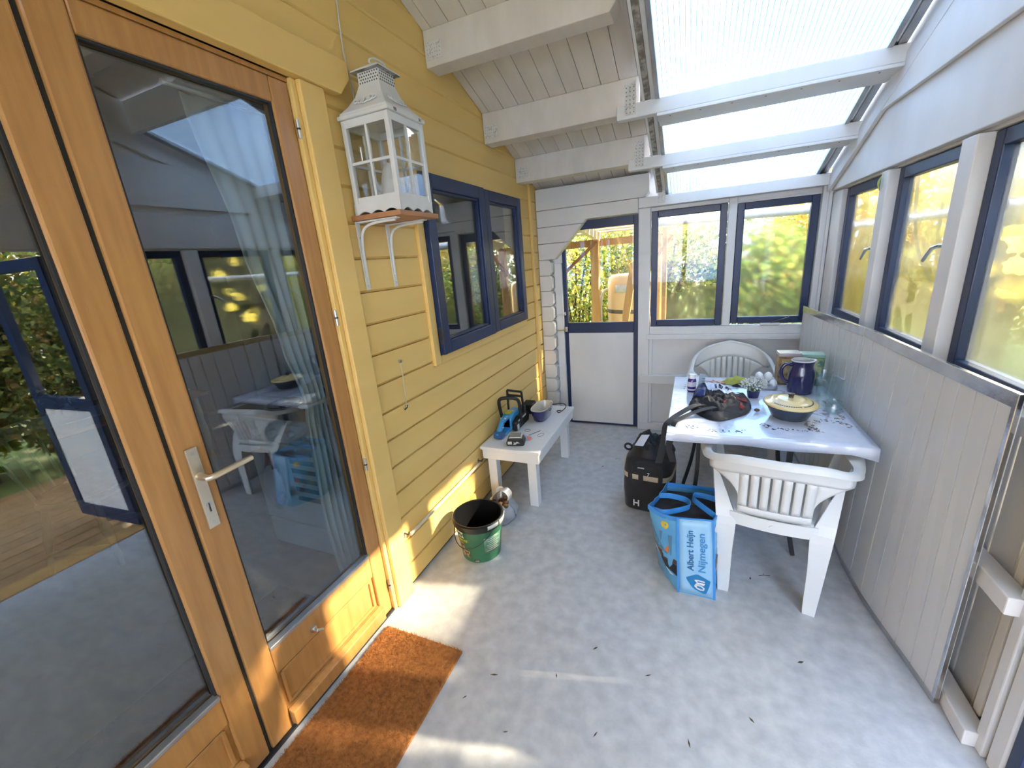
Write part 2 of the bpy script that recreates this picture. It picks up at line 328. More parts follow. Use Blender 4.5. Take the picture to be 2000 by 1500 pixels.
def tag(o, label, cat, group=None, kind=None):
    o['label'] = label; o['category'] = cat
    if group: o['group'] = group
    if kind: o['kind'] = kind
    return o
def thing(name, label=None, cat=None, loc=(0, 0, 0), rz=0.0, group=None, kind=None):
    o = bpy.data.objects.new(name, None); COL.objects.link(o); o.empty_display_size = 0.05
    o.location = loc; o.rotation_euler = (0, 0, rz)
    XF[o.name] = Matrix.Translation(loc) @ Matrix.Rotation(rz, 4, 'Z')
    if label: o['label'] = label
    if cat: o['category'] = cat
    if group: o['group'] = group
    if kind: o['kind'] = kind
    return o
def structure(name, label=None, loc=(0, 0, 0)):
    return thing(name, label, None, loc, kind='structure')
def bx(name, mat, parent, x0, x1, y0, y1, z0, z1, bevel=0.003, **k):
    return build(MB().box(x0, x1, y0, y1, z0, z1), name, mat, parent, bevel=bevel, **k)
def dup(o, parent=None):
    c = o.copy(); COL.objects.link(c); c.parent = parent
    for ch in o.children: dup(ch, c)
    return c
def frame_parts(parent, mat, w, plane, a0, a1, z0, z1, d0, d1, names=('stile', 'rail'), bevel=0.004):
    """four bars of a frame; plane 'x' = frame lies in a plane of constant x (a = y), 'y' = constant y (a = x)"""
    def b(n, p0, p1, q0, q1):
        if plane == 'x': bx(n, mat, parent, d0, d1, p0, p1, q0, q1, bevel)
        else: bx(n, mat, parent, p0, p1, d0, d1, q0, q1, bevel)
    b(names[0], a0, a0 + w, z0, z1); b(names[0], a1 - w, a1, z0, z1)
    b(names[1], a0 + w, a1 - w, z0, z0 + w); b(names[1], a0 + w, a1 - w, z1 - w, z1)
def text_mesh(name, txt, size, mat, parent, M, depth=0.0006, squash=1.0, bold=0.0):
    cu = bpy.data.curves.new(name, 'FONT'); cu.body = txt; cu.size = size; cu.extrude = depth; cu.align_x = 'LEFT'; cu.offset = size * 0.018
    t = bpy.data.objects.new(name, cu); COL.objects.link(t)
    dg = bpy.context.evaluated_depsgraph_get(); me = bpy.data.meshes.new_from_object(t.evaluated_get(dg))
    bpy.data.objects.remove(t); bpy.data.curves.remove(cu)
    me.transform(M @ Matrix.Diagonal((squash, 1, 1, 1))); me.materials.clear(); me.materials.append(MATS[mat])
    o = bpy.data.objects.new(name, me); COL.objects.link(o); o.parent = parent
    return o
def leaves(name, mat, parent, pts, size, seed, up=0.3, kind='stuff', aspect=0.62):
    """many small folded leaves at pts (n,3)"""
    g = np.random.default_rng(seed); n = len(pts)
    d = g.normal(size=(n, 3)); d[:, 2] -= up; d /= np.linalg.norm(d, axis=1)[:, None]
    q = g.normal(size=(n, 3)); sd = np.cross(d, q); sd /= np.linalg.norm(sd, axis=1)[:, None] + 1e-9; nr = np.cross(sd, d)
    L = size * g.uniform(0.65, 1.25, n)[:, None]; w = L * aspect * 0.5
    v = np.empty((n, 4, 3)); v[:, 0] = pts; v[:, 1] = pts + d * L * 0.5 + sd * w + nr * w * 0.35; v[:, 2] = pts + d * L; v[:, 3] = pts + d * L * 0.5 - sd * w + nr * w * 0.35
    idx = np.arange(n)[:, None] * 4; tri = np.concatenate([idx + np.array([[0, 1, 2]]), idx + np.array([[0, 2, 3]])], 1).reshape(-1)
    me = bpy.data.meshes.new(name); me.vertices.add(n * 4); me.vertices.foreach_set('co', v.reshape(-1))
    me.loops.add(n * 6); me.loops.foreach_set('vertex_index', tri.astype(np.int32)); me.polygons.add(n * 2)
    me.polygons.foreach_set('loop_start', (np.arange(n * 2) * 3).astype(np.int32)); me.update(calc_edges=True); me.validate()
    me.materials.append(MATS[mat]); o = bpy.data.objects.new(name, me); COL.objects.link(o); o.parent = parent
    if kind: o['kind'] = kind
    return o
# ================================================================ THE SETTING
def zr(y):                       # underside of the ceiling boards
    return 2.191 + 0.346 * (3.763 - y)
def zs(y):                       # skylight sheet
    return zr(y) - 0.165
YR = 0.15                        # ridge
D = 3.79; W = 2.15
SL = Vector((0, 1, -0.346)).normalized()      # down the slope
SN = Vector((0, 0.346, 1)).normalized()       # out of the roof

o = bx('floor', 'floor', None, -0.06, 2.30, -2.6, 3.86, -0.10, 0.0, 0); o['kind'] = 'structure'
o['label'] = 'mottled pale grey concrete floor of the porch'
o = bx('ground', 'grass', None, -14, 16, -10, 24, -0.40, -0.12, 0); o['kind'] = 'structure'; o['label'] = 'grassy ground around the porch'

# ---------------- wall_left: yellow shiplap
wl = structure('wall_left', 'yellow painted shiplap wall of the house')
def top_y(z):                    # y range of the gable at height z (front slope, back slope)
    t = max(0.0, (z - 2.191) / 0.346); return 3.86 - t, 2 * YR - (3.763 - t) - 0.04
core = MB()
def course_spans(z0, z1, pad=0.0):
    y1, y0 = top_y(z0 + 0.02); y0 = max(y0, -2.5); y1 = min(y1, 3.80)
    spans = [(y0, y1)]
    def cut(sp, a, b):
        r = []
        for (p, q) in sp:
            if b <= p or a >= q: r.append((p, q)); continue
            if a > p: r.append((p, a))
            if b < q: r.append((b, q))
        return r
    if z0 < 2.27: spans = cut(spans, -0.14, 1.258)
    if z1 > 1.12 and z0 < 2.06: spans = cut(spans, 1.90, 3.262)
    return [s_ for s_ in spans if s_[1] - s_[0] > 0.03]
k = -1
while True:
    z0 = 0.13 + 0.1395 * k; z1 = z0 + 0.1395
    if z0 > 3.36: break
    z0c = max(z0, 0.012)
    for (a, b) in course_spans(z0c, z1):
        prof = [(-0.03, z0c), (-0.010, z0c), (0.0, z0c + 0.011), (0.0, z1 - 0.002), (-0.03, z1 - 0.002)]
        mb = MB()
        n = len(prof); vs = [(x, a, z) for x, z in prof] + [(x, b, z) for x, z in prof]
        mb.add(vs, [tuple(range(n)), tuple(range(2 * n - 1, n - 1, -1))] + [(i, i + n, (i + 1) % n + n, (i + 1) % n) for i in range(n)])
        build(mb, 'board', 'yellow', wl)
        core.box(-0.12, -0.03, a, b, z0c, z1 - 0.0005)
    k += 1
build(core, 'wall_core', 'yellow', wl)
bx('corner_batten', 'yellow', wl, 0.0, 0.022, 3.525, 3.560, 0.02, 2.235)
bx('foot_gap', 'dark_gap', wl, -0.03, -0.014, 1.355, 3.70, 0.0, 0.012, 0)
# window surround
bx('window_casing', 'yellow', wl, -0.02, 0.018, 1.862, 1.918, 1.085, 2.125)
bx('window_casing', 'yellow', wl, -0.02, 0.018, 1.918, 3.275, 1.085, 1.132)
bx('window_casing', 'yellow', wl, -0.02, 0.018, 1.918, 3.275, 2.076, 2.125)
bx('window_post', 'yellow', wl, -0.02, 0.030, 2.604, 2.626, 1.132, 2.076)

# yellow surround of the double door
t1 = structure('trim_1', 'yellow painted surround of the glazed double door')
build(MB().prism([(-0.35, 2.268), (1.448, 2.268), (1.505, 2.33), (1.505, 2.392), (-0.35, 2.392)], 'x', 0.001, 0.042), 'lintel', 'yellow', t1, bevel=0.004)
bx('door_post', 'yellow', t1, -0.01, 0.030, 1.262, 1.372, 0.0, 2.267, 0.004)
bx('jamb', 'yellow', t1, -0.06, 0.012, 1.240, 1.261, 0.0, 2.267, 0.003)
bx('frame_head', 'honey_wood', t1, -0.06, -0.004, -0.12, 1.24, 2.2535, 2.267, 0)
bx('threshold', 'dark_metal', t1, -0.08, 0.008, -0.14, 1.24, 0.0, 0.010, 0.002)

# ---------------- glazed double door
def door_leaf(name, y0, y1, ys0, ys1, label):
    d = structure(name, label)
    x0, x1 = -0.055, -0.003
    bx('stile', 'honey_wood', d, x0, x1, y0, ys0, 0.012, 2.252, 0.006)
    bx('stile', 'honey_wood', d, x0, x1, ys1, y1, 0.012, 2.252, 0.006)
    bx('rail', 'honey_wood', d, x0, x1 - 0.001, ys0, ys1, 2.176, 2.252, 0.005)
    bx('rail', 'honey_wood', d, x0, x1 - 0.001, ys0, ys1, 0.262, 0.372, 0.005)
    bx('rail', 'honey_wood', d, x0, x1 - 0.001, ys0, ys1, 0.012, 0.095, 0.004)
    build(MB().prism([(-0.003, 0.098), (0.026, 0.088), (0.026, 0.030), (-0.003, 0.030)], 'y', ys0 - 0.002, ys1 + 0.002), 'drip_board', 'honey_wood', d, bevel=0.004)
    bx('panel', 'honey_wood', d, x0 + 0.01, x1 - 0.014, ys0 - 0.004, ys1 + 0.004, 0.090, 0.266, 0.002)
    mb = MB()                                                        # raised moulding round the panel
    c = [(ys0 + 0.02, 0.108), (ys1 - 0.02, 0.108), (ys1 - 0.02, 0.250), (ys0 + 0.02, 0.250)]
    for i in range(4):
        p, q = c[i], c[(i + 1) % 4]
        mb.beam((-0.014, p[0], p[1]), (-0.014, q[0], q[1]), 0.012, 0.012, (1, 0, 0))
    build(mb, 'panel_moulding', 'honey_wood', d, bevel=0.002)
    bx('glass_pane', 'door_pane', d, -0.034, -0.028, ys0 - 0.004, ys1 + 0.004, 0.366, 2.182, 0)
    mb = MB(); g = 0.006
    mb.box(-0.027, -0.012, ys0, ys0 + g, 0.372, 2.176); mb.box(-0.027, -0.012, ys1 - g, ys1, 0.372, 2.176)
    mb.box(-0.027, -0.012, ys0 + g, ys1 - g, 2.176 - g, 2.176)
    build(mb, 'gasket', 'dark_metal', d)
    bx('glazing_bead', 'alu_matt', d, -0.027, 0.002, ys0, ys1, 0.368, 0.384, 0.003)
    return d
d1 = door_leaf('door_1', 0.579, 1.237, 0.663, 1.163, 'glazed door leaf with lever handle beside the yellow post')
d2 = door_leaf('door_2', -0.12, 0.567, -0.03, 0.489, 'glazed door leaf without handle at the left edge of the photo')
bx('closing_strip', 'dark_gap', d2, -0.05, -0.012, 0.567, 0.579, 0.012, 2.252, 0)
hd = bx('handle_plate', 'champagne', d1, -0.003, 0.006, 0.604, 0.636, 0.908, 1.166, 0.002, label='champagne coloured long lock plate with lever')
build(MB().tube([(0.004, 0.620, 1.078), (0.048, 0.620, 1.078), (0.056, 0.632, 1.079), (0.056, 0.748, 1.083)], [0.012, 0.010, 0.010, 0.008], 10), 'lever', 'champagne', hd, smooth=True)
build(MB().tube([(0.003, 0.620, 0.985), (0.0085, 0.620, 0.985)], 0.0085, 12), 'lock_cylinder', 'steel', hd, smooth=True)
bx('key_slot', 'dark_metal', hd, 0.0085, 0.0092, 0.6185, 0.6215, 0.962, 0.990, 0)
for z in (1.150, 0.925): build(MB().tube([(0.005, 0.620, z), (0.0078, 0.620, z)], 0.005, 10), 'screw', 'steel', hd, smooth=True)
for z in (2.109, 1.446, 0.801, 0.154):
    h = build(MB().tube([(0.008, 1.2385, z - 0.030), (0.008, 1.2385, z + 0.030)], 0.0065, 10), 'hinge', 'steel', d1, smooth=True)
    build(MB().tube([(0.008, 1.2385, z - 0.003), (0.008, 1.2385, z + 0.003)], 0.0072, 10), 'hinge_ring', 'dark_metal', h, smooth=True)
pg = build(MB().tube([(-0.004, 0.829, 0.300), (0.004, 0.829, 0.300), (0.005, 0.829, 0.300), (0.022, 0.829, 0.300)], [0.013, 0.013, 0.006, 0.006], 12), 'door_stop', 'steel', d1, smooth=True)
build(MB().tube([(0.022, 0.829, 0.300), (0.026, 0.845, 0.292), (0.020, 0.850, 0.285)], 0.005, 8), 'hook', 'steel', pg, smooth=True)

# ---------------- windows in the yellow wall
def casement(name, y0, y1, z0, z1, xo, w, label):
    s = structure(name, label)
    frame_parts(s, 'blue_paint', w, 'x', y0, y1, z0, z1, xo - 0.05, xo)
    frame_parts(s, 'blue_paint', 0.012, 'x', y0 + w, y1 - w, z0 + w, z1 - w, xo - 0.045, xo - 0.014, ('bead', 'bead'), 0.002)
    bx('glass_pane', 'house_pane', s, xo - 0.036, xo - 0.031, y0 + w - 0.004, y1 - w + 0.004, z0 + w - 0.004, z1 - w + 0.004, 0)
    return s
w1 = casement('window_1', 1.922, 2.600, 1.136, 2.072, 0.048, 0.072, 'blue framed casement window nearer the lantern shelf')
w2 = casement('window_2', 2.630, 3.262, 1.136, 2.072, 0.034, 0.066, 'blue framed casement window further from the lantern shelf')
bx('hinge', 'dark_metal', w1, 0.03, 0.052, 1.912, 1.922, 1.20, 1.29, 0.002)
bx('screw_cover', 'dark_metal', w1, 0.048, 0.050, 2.14, 2.165, 1.166, 1.172, 0)

# ---------------- wall_far: white log stub, timber frame
wf = structure('wall_far', 'white painted end wall of the porch with a log stub and timber frame')
def xcut(z):                    # end of the logs: straight stub below, slanted bracket above
    if z < 1.585: return 0.125
    if z > 1.905: return 0.88
    return 0.14 + (z - 1.585) * (0.444 - 0.14) / (1.905 - 1.585)
zl = 2.012 - 0.1385 * 15
for i in range(15):
    a = max(zl + 0.1385 * i, 0.0); b = zl + 0.1385 * (i + 1)
    if b < 0.01: continue
    if b <= 1.60:
        e = 0.118 + 0.006 * rnd.random(); p = [(0.003, a + 0.002), (e - 0.022, a + 0.002), (e, a + 0.028), (e, b - 0.028), (e - 0.022, b - 0.002), (0.003, b - 0.002)]
        build(MB().prism(p, 'y', 3.702, 3.80), 'log_end', 'white_log', wf, bevel=0.0015)
    else:
        za, zb = a + 0.0015, b - 0.0015
        if zb > 1.905 > za: p = [(0.003, za), (xcut(za), za), (xcut(1.904), 1.904), (0.87, 1.904), (0.87, zb), (0.003, zb)]
        else: p = [(0.003, za), (xcut(za), za), (xcut(zb), zb), (0.003, zb)]
        build(MB().prism(p, 'y', 3.702, 3.80), 'log', 'white_log', wf, bevel=0.004)
build(MB().prism([(0.003, 2.0135), (0.905, 2.0135), (0.955, 2.05), (0.955, 2.185), (0.003, 2.185)], 'y', 3.700, 3.80), 'log', 'white_log', wf, bevel=0.005)
bx('log_backing', 'white_paint', wf, -0.02, 0.194, 3.801, 3.85, 0.0, 2.19, 0)
bx('head_backing', 'white_paint', wf, 0.194, 0.88, 3.831, 3.85, 1.905, 2.19, 0)
bx('jamb_board', 'white_paint', wf, 0.126, 0.194, 3.765, 3.80, 0.0, 1.56, 0.003)
bx('door_post', 'white_paint', wf, 0.868, 0.962, 3.755, 3.84, 0.0, 1.936, 0.004)
bx('window_post', 'white_paint', wf, 1.526, 1.584, 3.768, 3.84, 0.968, 1.936, 0.004)
bx('corner_post', 'white_paint', wf, 2.112, 2.24, 3.762, 3.86, 0.0, 2.03, 0.004)
bx('corner_bead', 'white_paint', wf, 2.146, 2.166, 3.742, 3.762, 0.0, 1.93, 0.003)
bx('wall_plate', 'white_paint', wf, 0.872, 2.150, 3.715, 3.79, 1.937, 2.012, 0.004)
bx('window_head', 'white_paint', wf, 0.962, 2.112, 3.80, 3.84, 1.907, 1.937, 0.003)
bx('window_head', 'white_paint', wf, 1.584, 2.112, 3.795, 3.85, 1.8925, 1.9065, 0)
bx('eave_block', 'white_log', wf, 0.88, 1.12, 3.801, 3.85, 1.94, 2.19, 0)
bx('eave_block', 'white_paint', wf, 1.12, 2.24, 3.80, 3.85, 1.937, 1.998, 0)
bx('window_sill', 'white_paint', wf, 0.962, 2.112, 3.765, 3.84, 0.902, 0.966, 0.003)
bx('rail', 'white_paint', wf, 0.940, 2.112, 3.752, 3.81, 0.858, 0.901, 0.003)
bx('rail', 'white_paint', wf, 0.880, 2.112, 3.740, 3.80, 0.459, 0.537, 0.003)
bx('rail', 'white_paint', wf, 0.880, 2.112, 3.750, 3.80, 0.0, 0.069, 0.003)
bx('batten', 'white_paint', wf, 0.962, 0.988, 3.772, 3.81, 0.07, 0.857, 0.003)
bx('panel', 'white_paint', wf, 0.988, 2.112, 3.80, 3.83, 0.07, 0.858, 0)
bx('sheathing', 'white_paint', wf, 0.868, 2.24, 3.86, 3.90, 0.0, 0.95, 0)

d3 = structure('door_3', 'blue and white stable door with glazed top in the end wall')
bx('stile', 'blue_paint', d3, 0.196, 0.228, 3.79, 3.83, 0.008, 1.90, 0.003)
bx('stile', 'blue_paint', d3, 0.826, 0.866, 3.79, 3.83, 0.008, 1.90, 0.003)
bx('rail', 'blue_paint', d3, 0.228, 0.826, 3.79, 3.83, 1.826, 1.90, 0.003)
bx('rail', 'blue_paint', d3, 0.228, 0.826, 3.79, 3.83, 0.914, 1.010, 0.003)
bx('rail', 'blue_paint', d3, 0.228, 0.826, 3.79, 3.83, 0.008, 0.022, 0.001)
bx('panel', 'white_paint', d3, 0.228, 0.826, 3.797, 3.825, 0.022, 0.914, 0.002)
bx('glass_pane', 'clear_pane', d3, 0.224, 0.830, 3.808, 3.812, 1.006, 1.830, 0)
h = bx('bolt_plate', 'rim_white', d3, 0.196, 0.210, 3.774, 3.79, 1.085, 1.115, 0.002)
build(MB().tube([(0.203, 3.770, 1.10), (0.203, 3.742, 1.10), (0.125, 3.740, 1.092)], 0.006, 8), 'lever', 'steel', h, smooth=True)
h = bx('handle_plate', 'champagne', d3, 0.200, 0.222, 3.780, 3.79, 0.930, 0.975, 0.002)
build(MB().tube([(0.211, 3.780, 0.952), (0.211, 3.745, 0.952), (0.130, 3.742, 0.950)], 0.007, 8), 'lever', 'champagne', h, smooth=True)

def far_window(name, x0, x1, z0, z1, pane, label):
    s = structure(name, label)
    frame_parts(s, 'blue_paint', 0.050, 'y', x0, x1, z0, z1, 3.79, 3.835)
    bx('glass_pane', pane, s, x0 + 0.047, x1 - 0.047, 3.812, 3.816, z0 + 0.047, z1 - 0.047, 0)
    return s
far_window('window_3', 0.968, 1.522, 0.970, 1.905, 'misty_pane', 'blue framed end window beside the stable door, misted at the bottom')
wv = far_window('window_4', 1.588, 2.107, 0.982, 1.892, 'foggy_pane', 'blue framed end window in the corner, mostly fogged')
st = bx('window_stay', 'cap_white', wv, 1.80, 1.93, 3.755, 3.785, 0.970, 0.985, 0.002)
build(MB().beam((1.87, 3.765, 0.988), (1.99, 3.760, 1.028), 0.010, 0.006), 'stay_arm', 'dark_metal', st)

# ---------------- wall_right
wr = structure('wall_right', 'white painted side wall of the porch with a row of blue framed windows')
def gable_board(z0, z1, x0, x1, off=0.285, name='gable_board'):
    yt = lambda z: 3.763 - (z + off - 2.191) / 0.346          # front slope trim line
    a0, a1 = min(yt(z0), 3.74), min(yt(z1), 3.74)
    b0, b1 = max(2 * YR - yt(z0), -2.5), max(2 * YR - yt(z1), -2.5)
    p = [(b0, z0), (a0, z0), (a1, z1), (b1, z1)]
    if yt(z0) > 3.74 > yt(z1):
        zc = 2.191 + (3.763 - 3.74) * 0.346 - off; p = [(b0, z0), (3.74, z0), (3.74, zc), (a1, z1), (b1, z1)]
    build(MB().prism(p, 'x', x0, x1), name, 'white_paint', wr, bevel=0.003)
gable_board(1.898, 2.185, 2.152, 2.185)
gable_board(2.178, 2.470, 2.130, 2.150)
gable_board(2.462, 2.755, 2.152, 2.172)
gable_board(2.748, 3.040, 2.130, 2.150)
gable_board(3.035, 3.20, 2.152, 2.172)
build(MB().prism([(-2.5, 2.0), (3.80, 2.0), (3.80, zs(3.80)), (YR, zs(YR)), (-2.5, zs(2 * YR + 2.5))], 'x', 2.20, 2.24), 'gable_core', 'white_paint', wr)
bx('window_head', 'white_paint', wr, 2.186, 2.24, -2.5, 3.76, 1.888, 1.999, 0.002)
for (a, b) in ((2.765, 2.850), (2.040, 2.135)): bx('window_post', 'white_paint', wr, 2.152, 2.26, a, b, 0.0, 1.886, 0.004)
bx('corner_post', 'white_paint', wr, 2.17, 2.26, 3.545, 3.7615, 0.0, 1.886, 0.004)
bx('window_sill', 'white_paint', wr, 2.160, 2.26, 1.405, 3.545, 1.02, 1.075, 0.003)
bx('rail', 'white_paint', wr, 2.152, 2.212, 1.385, 3.74, 0.525, 0.585, 0.004)
bx('rail', 'white_paint', wr, 2.152, 2.212, 1.390, 3.74, 0.0, 0.060, 0.004)
bx('door_post', 'white_paint', wr, 2.192, 2.26, 1.300, 1.352, 0.0, 1.886, 0.004)
bx('cladding_board', 'white_paint', wr, 2.241, 2.2595, 1.352, 1.404, 0.0, 1.886, 0.002)
bx('batten', 'white_paint', wr, 2.185, 2.24, 1.364, 1.404, 0.0, 1.886, 0.004)
yb = 1.405
while yb < 3.74:                                                      # upright cladding boards below the windows
    bx('cladding_board', 'white_paint', wr, 2.232, 2.252, yb, min(yb + 0.118, 3.75), 0.0, 1.06, 0.004); yb += 0.122
for yb in (1.455, 1.70): bx('batten', 'white_paint', wr, 2.213, 2.2315, yb, yb + 0.035, 0.06, 1.02, 0.003)
# part of the wall beside and behind the photographer: doorway, then windows again
for (a, b) in ((0.10, 0.18), (-0.85, -0.77), (-1.72, -1.64), (-2.5, -2.42)): bx('window_post', 'white_paint', wr, 2.165, 2.26, a, b, 0.0, 1.886, 0.004)
bx('window_sill', 'white_paint', wr, 2.160, 2.26, -2.42, 0.10, 1.02, 1.075, 0.003)
yb = -2.45
while yb < 0.08:
    bx('cladding_board', 'white_paint', wr, 2.232, 2.252, yb, min(yb + 0.118, 0.10), 0.0, 1.06, 0.004); yb += 0.122
bx('sill_plate', 'pine', wr, 2.15, 2.30, 0.18, 1.30, -0.02, 0.006, 0.003)
# sloping barge trim under the skylight
def slope_strip(name, mat, parent, x0, x1, o0, o1, y0=1.95, y1=3.74, fn=None):
    fn = fn or zr
    build(MB().prism([(y0, fn(y0) + o0), (y1, fn(y1) + o0), (y1, fn(y1) + o1), (y0, fn(y0) + o1)], 'x', x0, x1), name, mat, parent, bevel=0.002)
slope_strip('barge_board', 'white_paint', wr, 2.128, 2.151, -0.305, -0.205, YR, 3.74)
slope_strip('barge_board', 'white_paint', wr, 2.140, 2.199, -0.204, -0.010, YR, 3.74)

def side_window(name, y0, y1, label, pane='frosted_pane', handle=None):
    s = structure(name, label)
    frame_parts(s, 'blue_paint', 0.050, 'x', y0, y1, 1.078, 1.884, 2.196, 2.245)
    bx('glass_pane', pane, s, 2.222, 2.226, y0 + 0.047, y1 - 0.047, 1.125, 1.837, 0)
    if handle:
        yh, zh = handle
        h_ = bx('handle_plate', 'dark_metal', s, 2.190, 2.196, yh - 0.012, yh + 0.012, zh - 0.04, zh + 0.04, 0.002)
        build(MB().tube([(2.190, yh, zh), (2.155, yh, zh), (2.148, yh + 0.02, zh - 0.005), (2.15, yh + 0.085, zh - 0.055)], [0.008, 0.008, 0.009, 0.007], 8), 'lever', 'steel', h_, smooth=True)
    return s
side_window('window_5', 2.852, 3.543, 'frosted side window nearest the far corner, with a small grey handle', handle=(2.88, 1.52))
side_window('window_6', 2.138, 2.763, 'frosted side window between two white posts, with a grey handle', handle=(2.165, 1.53))
side_window('window_7', 1.406, 2.038, 'large side window at the right edge of the photo, yellow leaves behind')
for a, b in ((-0.768, 0.098), (-1.638, -0.852), (-2.418, -1.722)):
    side_window('window_%d' % (8 + (a < -0.8) + (a < -1.7)), a, b, 'side window behind the photographer', 'clear_pane')
# blue door standing open to the outside
d4 = structure('door_4', 'blue framed door standing open at the lower right corner', (2.20, 1.2995, 0))
for (n_, a, b, z0, z1) in (('stile', 0.0, 0.07, 0.02, 1.86), ('stile', 0.62, 0.69, 0.02, 1.86), ('rail', 0.07, 0.62, 1.79, 1.86), ('rail', 0.07, 0.62, 0.88, 0.97), ('rail', 0.07, 0.62, 0.02, 0.12)):
    bx(n_, 'blue_paint', d4, a, b, -0.045, 0.0, z0, z1, 0.003)
bx('panel', 'white_paint', d4, 0.07, 0.62, -0.035, -0.01, 0.12, 0.88, 0.002)
bx('glass_pane', 'clear_pane', d4, 0.066, 0.624, -0.025, -0.021, 0.966, 1.794, 0)
d4.rotation_euler = (0, 0, R(-4))

# ---------------- ceiling
ce = structure('ceiling', 'whitewashed board ceiling on purlins, sloping down to the far wall')
def slope_board(name, mat, parent, x0, x1, y0, y1, th=0.018, lift=0.0):
    a = Vector((0, y0, zr(y0))) + SN * lift; b = Vector((0, y1, zr(y1))) + SN * lift; t = SN * th
    vs = []
    for x in (x0, x1):
        for p in (a, b, b + t, a + t): vs.append((x, p.y, p.z))
    build(MB().add(vs, [(0, 1, 2, 3), (7, 6, 5, 4), (0, 4, 5, 1), (1, 5, 6, 2), (2, 6, 7, 3), (3, 7, 4, 0)]), name, mat, parent, bevel=0.002)
xb = 0.0535
edges = [0.002]
while xb < 1.0: edges.append(xb); xb += 0.1025
edges.append(1.015)
for a, b in zip(edges[:-1], edges[1:]): slope_board('board', 'ceiling_white', ce, a + 0.0013, b - 0.0013, YR, 3.80)
xb = 1.015
while xb < 2.19:
    slope_board('board', 'ceiling_white', ce, xb + 0.0013, min(xb + 0.1025, 2.20) - 0.0013, YR, 1.93); xb += 0.1025
build(MB().add([(0.0, YR, zr(YR) + 0.021), (1.03, YR, zr(YR) + 0.021), (1.03, 3.80, zr(3.80) + 0.021), (0.0, 3.80, zr(3.80) + 0.021),
                (0.0, YR, zr(YR) + 0.04), (1.03, YR, zr(YR) + 0.04), (1.03, 3.80, zr(3.80) + 0.04), (0.0, 3.80, zr(3.80) + 0.04)],
               [(0, 3, 2, 1), (4, 5, 6, 7), (0, 1, 5, 4), (1, 2, 6, 5), (2, 3, 7, 6), (3, 0, 4, 7)]), 'roof_deck', 'dark_gap', ce)
build(MB().add([(1.03, YR, zr(YR) + 0.021), (2.25, YR, zr(YR) + 0.021), (2.25, 1.93, zr(1.93) + 0.021), (1.03, 1.93, zr(1.93) + 0.021),
                (1.03, YR, zr(YR) + 0.04), (2.25, YR, zr(YR) + 0.04), (2.25, 1.93, zr(1.93) + 0.04), (1.03, 1.93, zr(1.93) + 0.04)],
               [(0, 3, 2, 1), (4, 5, 6, 7), (0, 1, 5, 4), (1, 2, 6, 5), (2, 3, 7, 6), (3, 0, 4, 7)]), 'roof_deck', 'dark_gap', ce)
zb_ = zr(2 * YR + 2.7)
build(MB().add([(0, YR, zr(YR)), (2.25, YR, zr(YR)), (2.25, -2.7, zb_), (0, -2.7, zb_), (0, YR, zr(YR) + .04), (2.25, YR, zr(YR) + .04), (2.25, -2.7, zb_ + .04), (0, -2.7, zb_ + .04)],
               [(0, 3, 2, 1), (4, 5, 6, 7), (0, 1, 5, 4), (1, 2, 6, 5), (2, 3, 7, 6), (3, 0, 4, 7)]), 'rear_slope', 'ceiling_white', ce)
def purlin(y0, x1, z0, z1, dep=0.115, cut=True):
    p = [(0.003, z0), (x1 - 0.035, z0), (x1, z0 + 0.04), (x1, z1), (0.003, z1)]
    b = MB().prism(p, 'y', y0, y0 + dep)
    b.v = [(x, y, min(z, zr(y) - 0.001)) for x, y, z in b.v]
    return build(b, 'beam', 'ceiling_white', ce, bevel=0.004)
for (y0, x1, z0) in ((2.150, 0.965, 2.586), (2.765, 0.985, 2.358), (3.280, 1.00, 2.188)):
    pb = purlin(y0, x1, z0, z0 + 0.19)
    pl = bx('nail_plate', 'galv_plate', pb, 0.012, 0.105, y0 - 0.0025, y0 - 0.0005, z0 + 0.030, z0 + 0.105, 0)
    mb = MB()
    for i in range(6):
        for j in range(4): mb.box(0.020 + i * 0.014, 0.0225 + i * 0.014, y0 - 0.0038, y0 - 0.0026, z0 + 0.040 + j * 0.017, z0 + 0.0425 + j * 0.017)
    build(mb, 'nails', 'nail', pl)
for y0 in (1.53, 0.92):
    b = MB().prism([(0.003, zr(y0) - 0.145), (2.125, zr(y0) - 0.145), (2.125, zr(y0) + 0.03), (0.003, zr(y0) + 0.03)], 'y', y0, y0 + 0.115)
    b.v = [(x, y, min(z, zr(y) - 0.001)) for x, y, z in b.v]; build(b, 'beam', 'ceiling_white', ce, bevel=0.004)
build(MB().prism([(1.016, zr(1.95) - 0.19), (2.127, zr(1.95) - 0.19), (2.127, zr(1.95) - 0.002), (1.016, zr(1.95) - 0.002)], 'y', 1.912, 1.95), 'skylight_head', 'white_paint', ce)

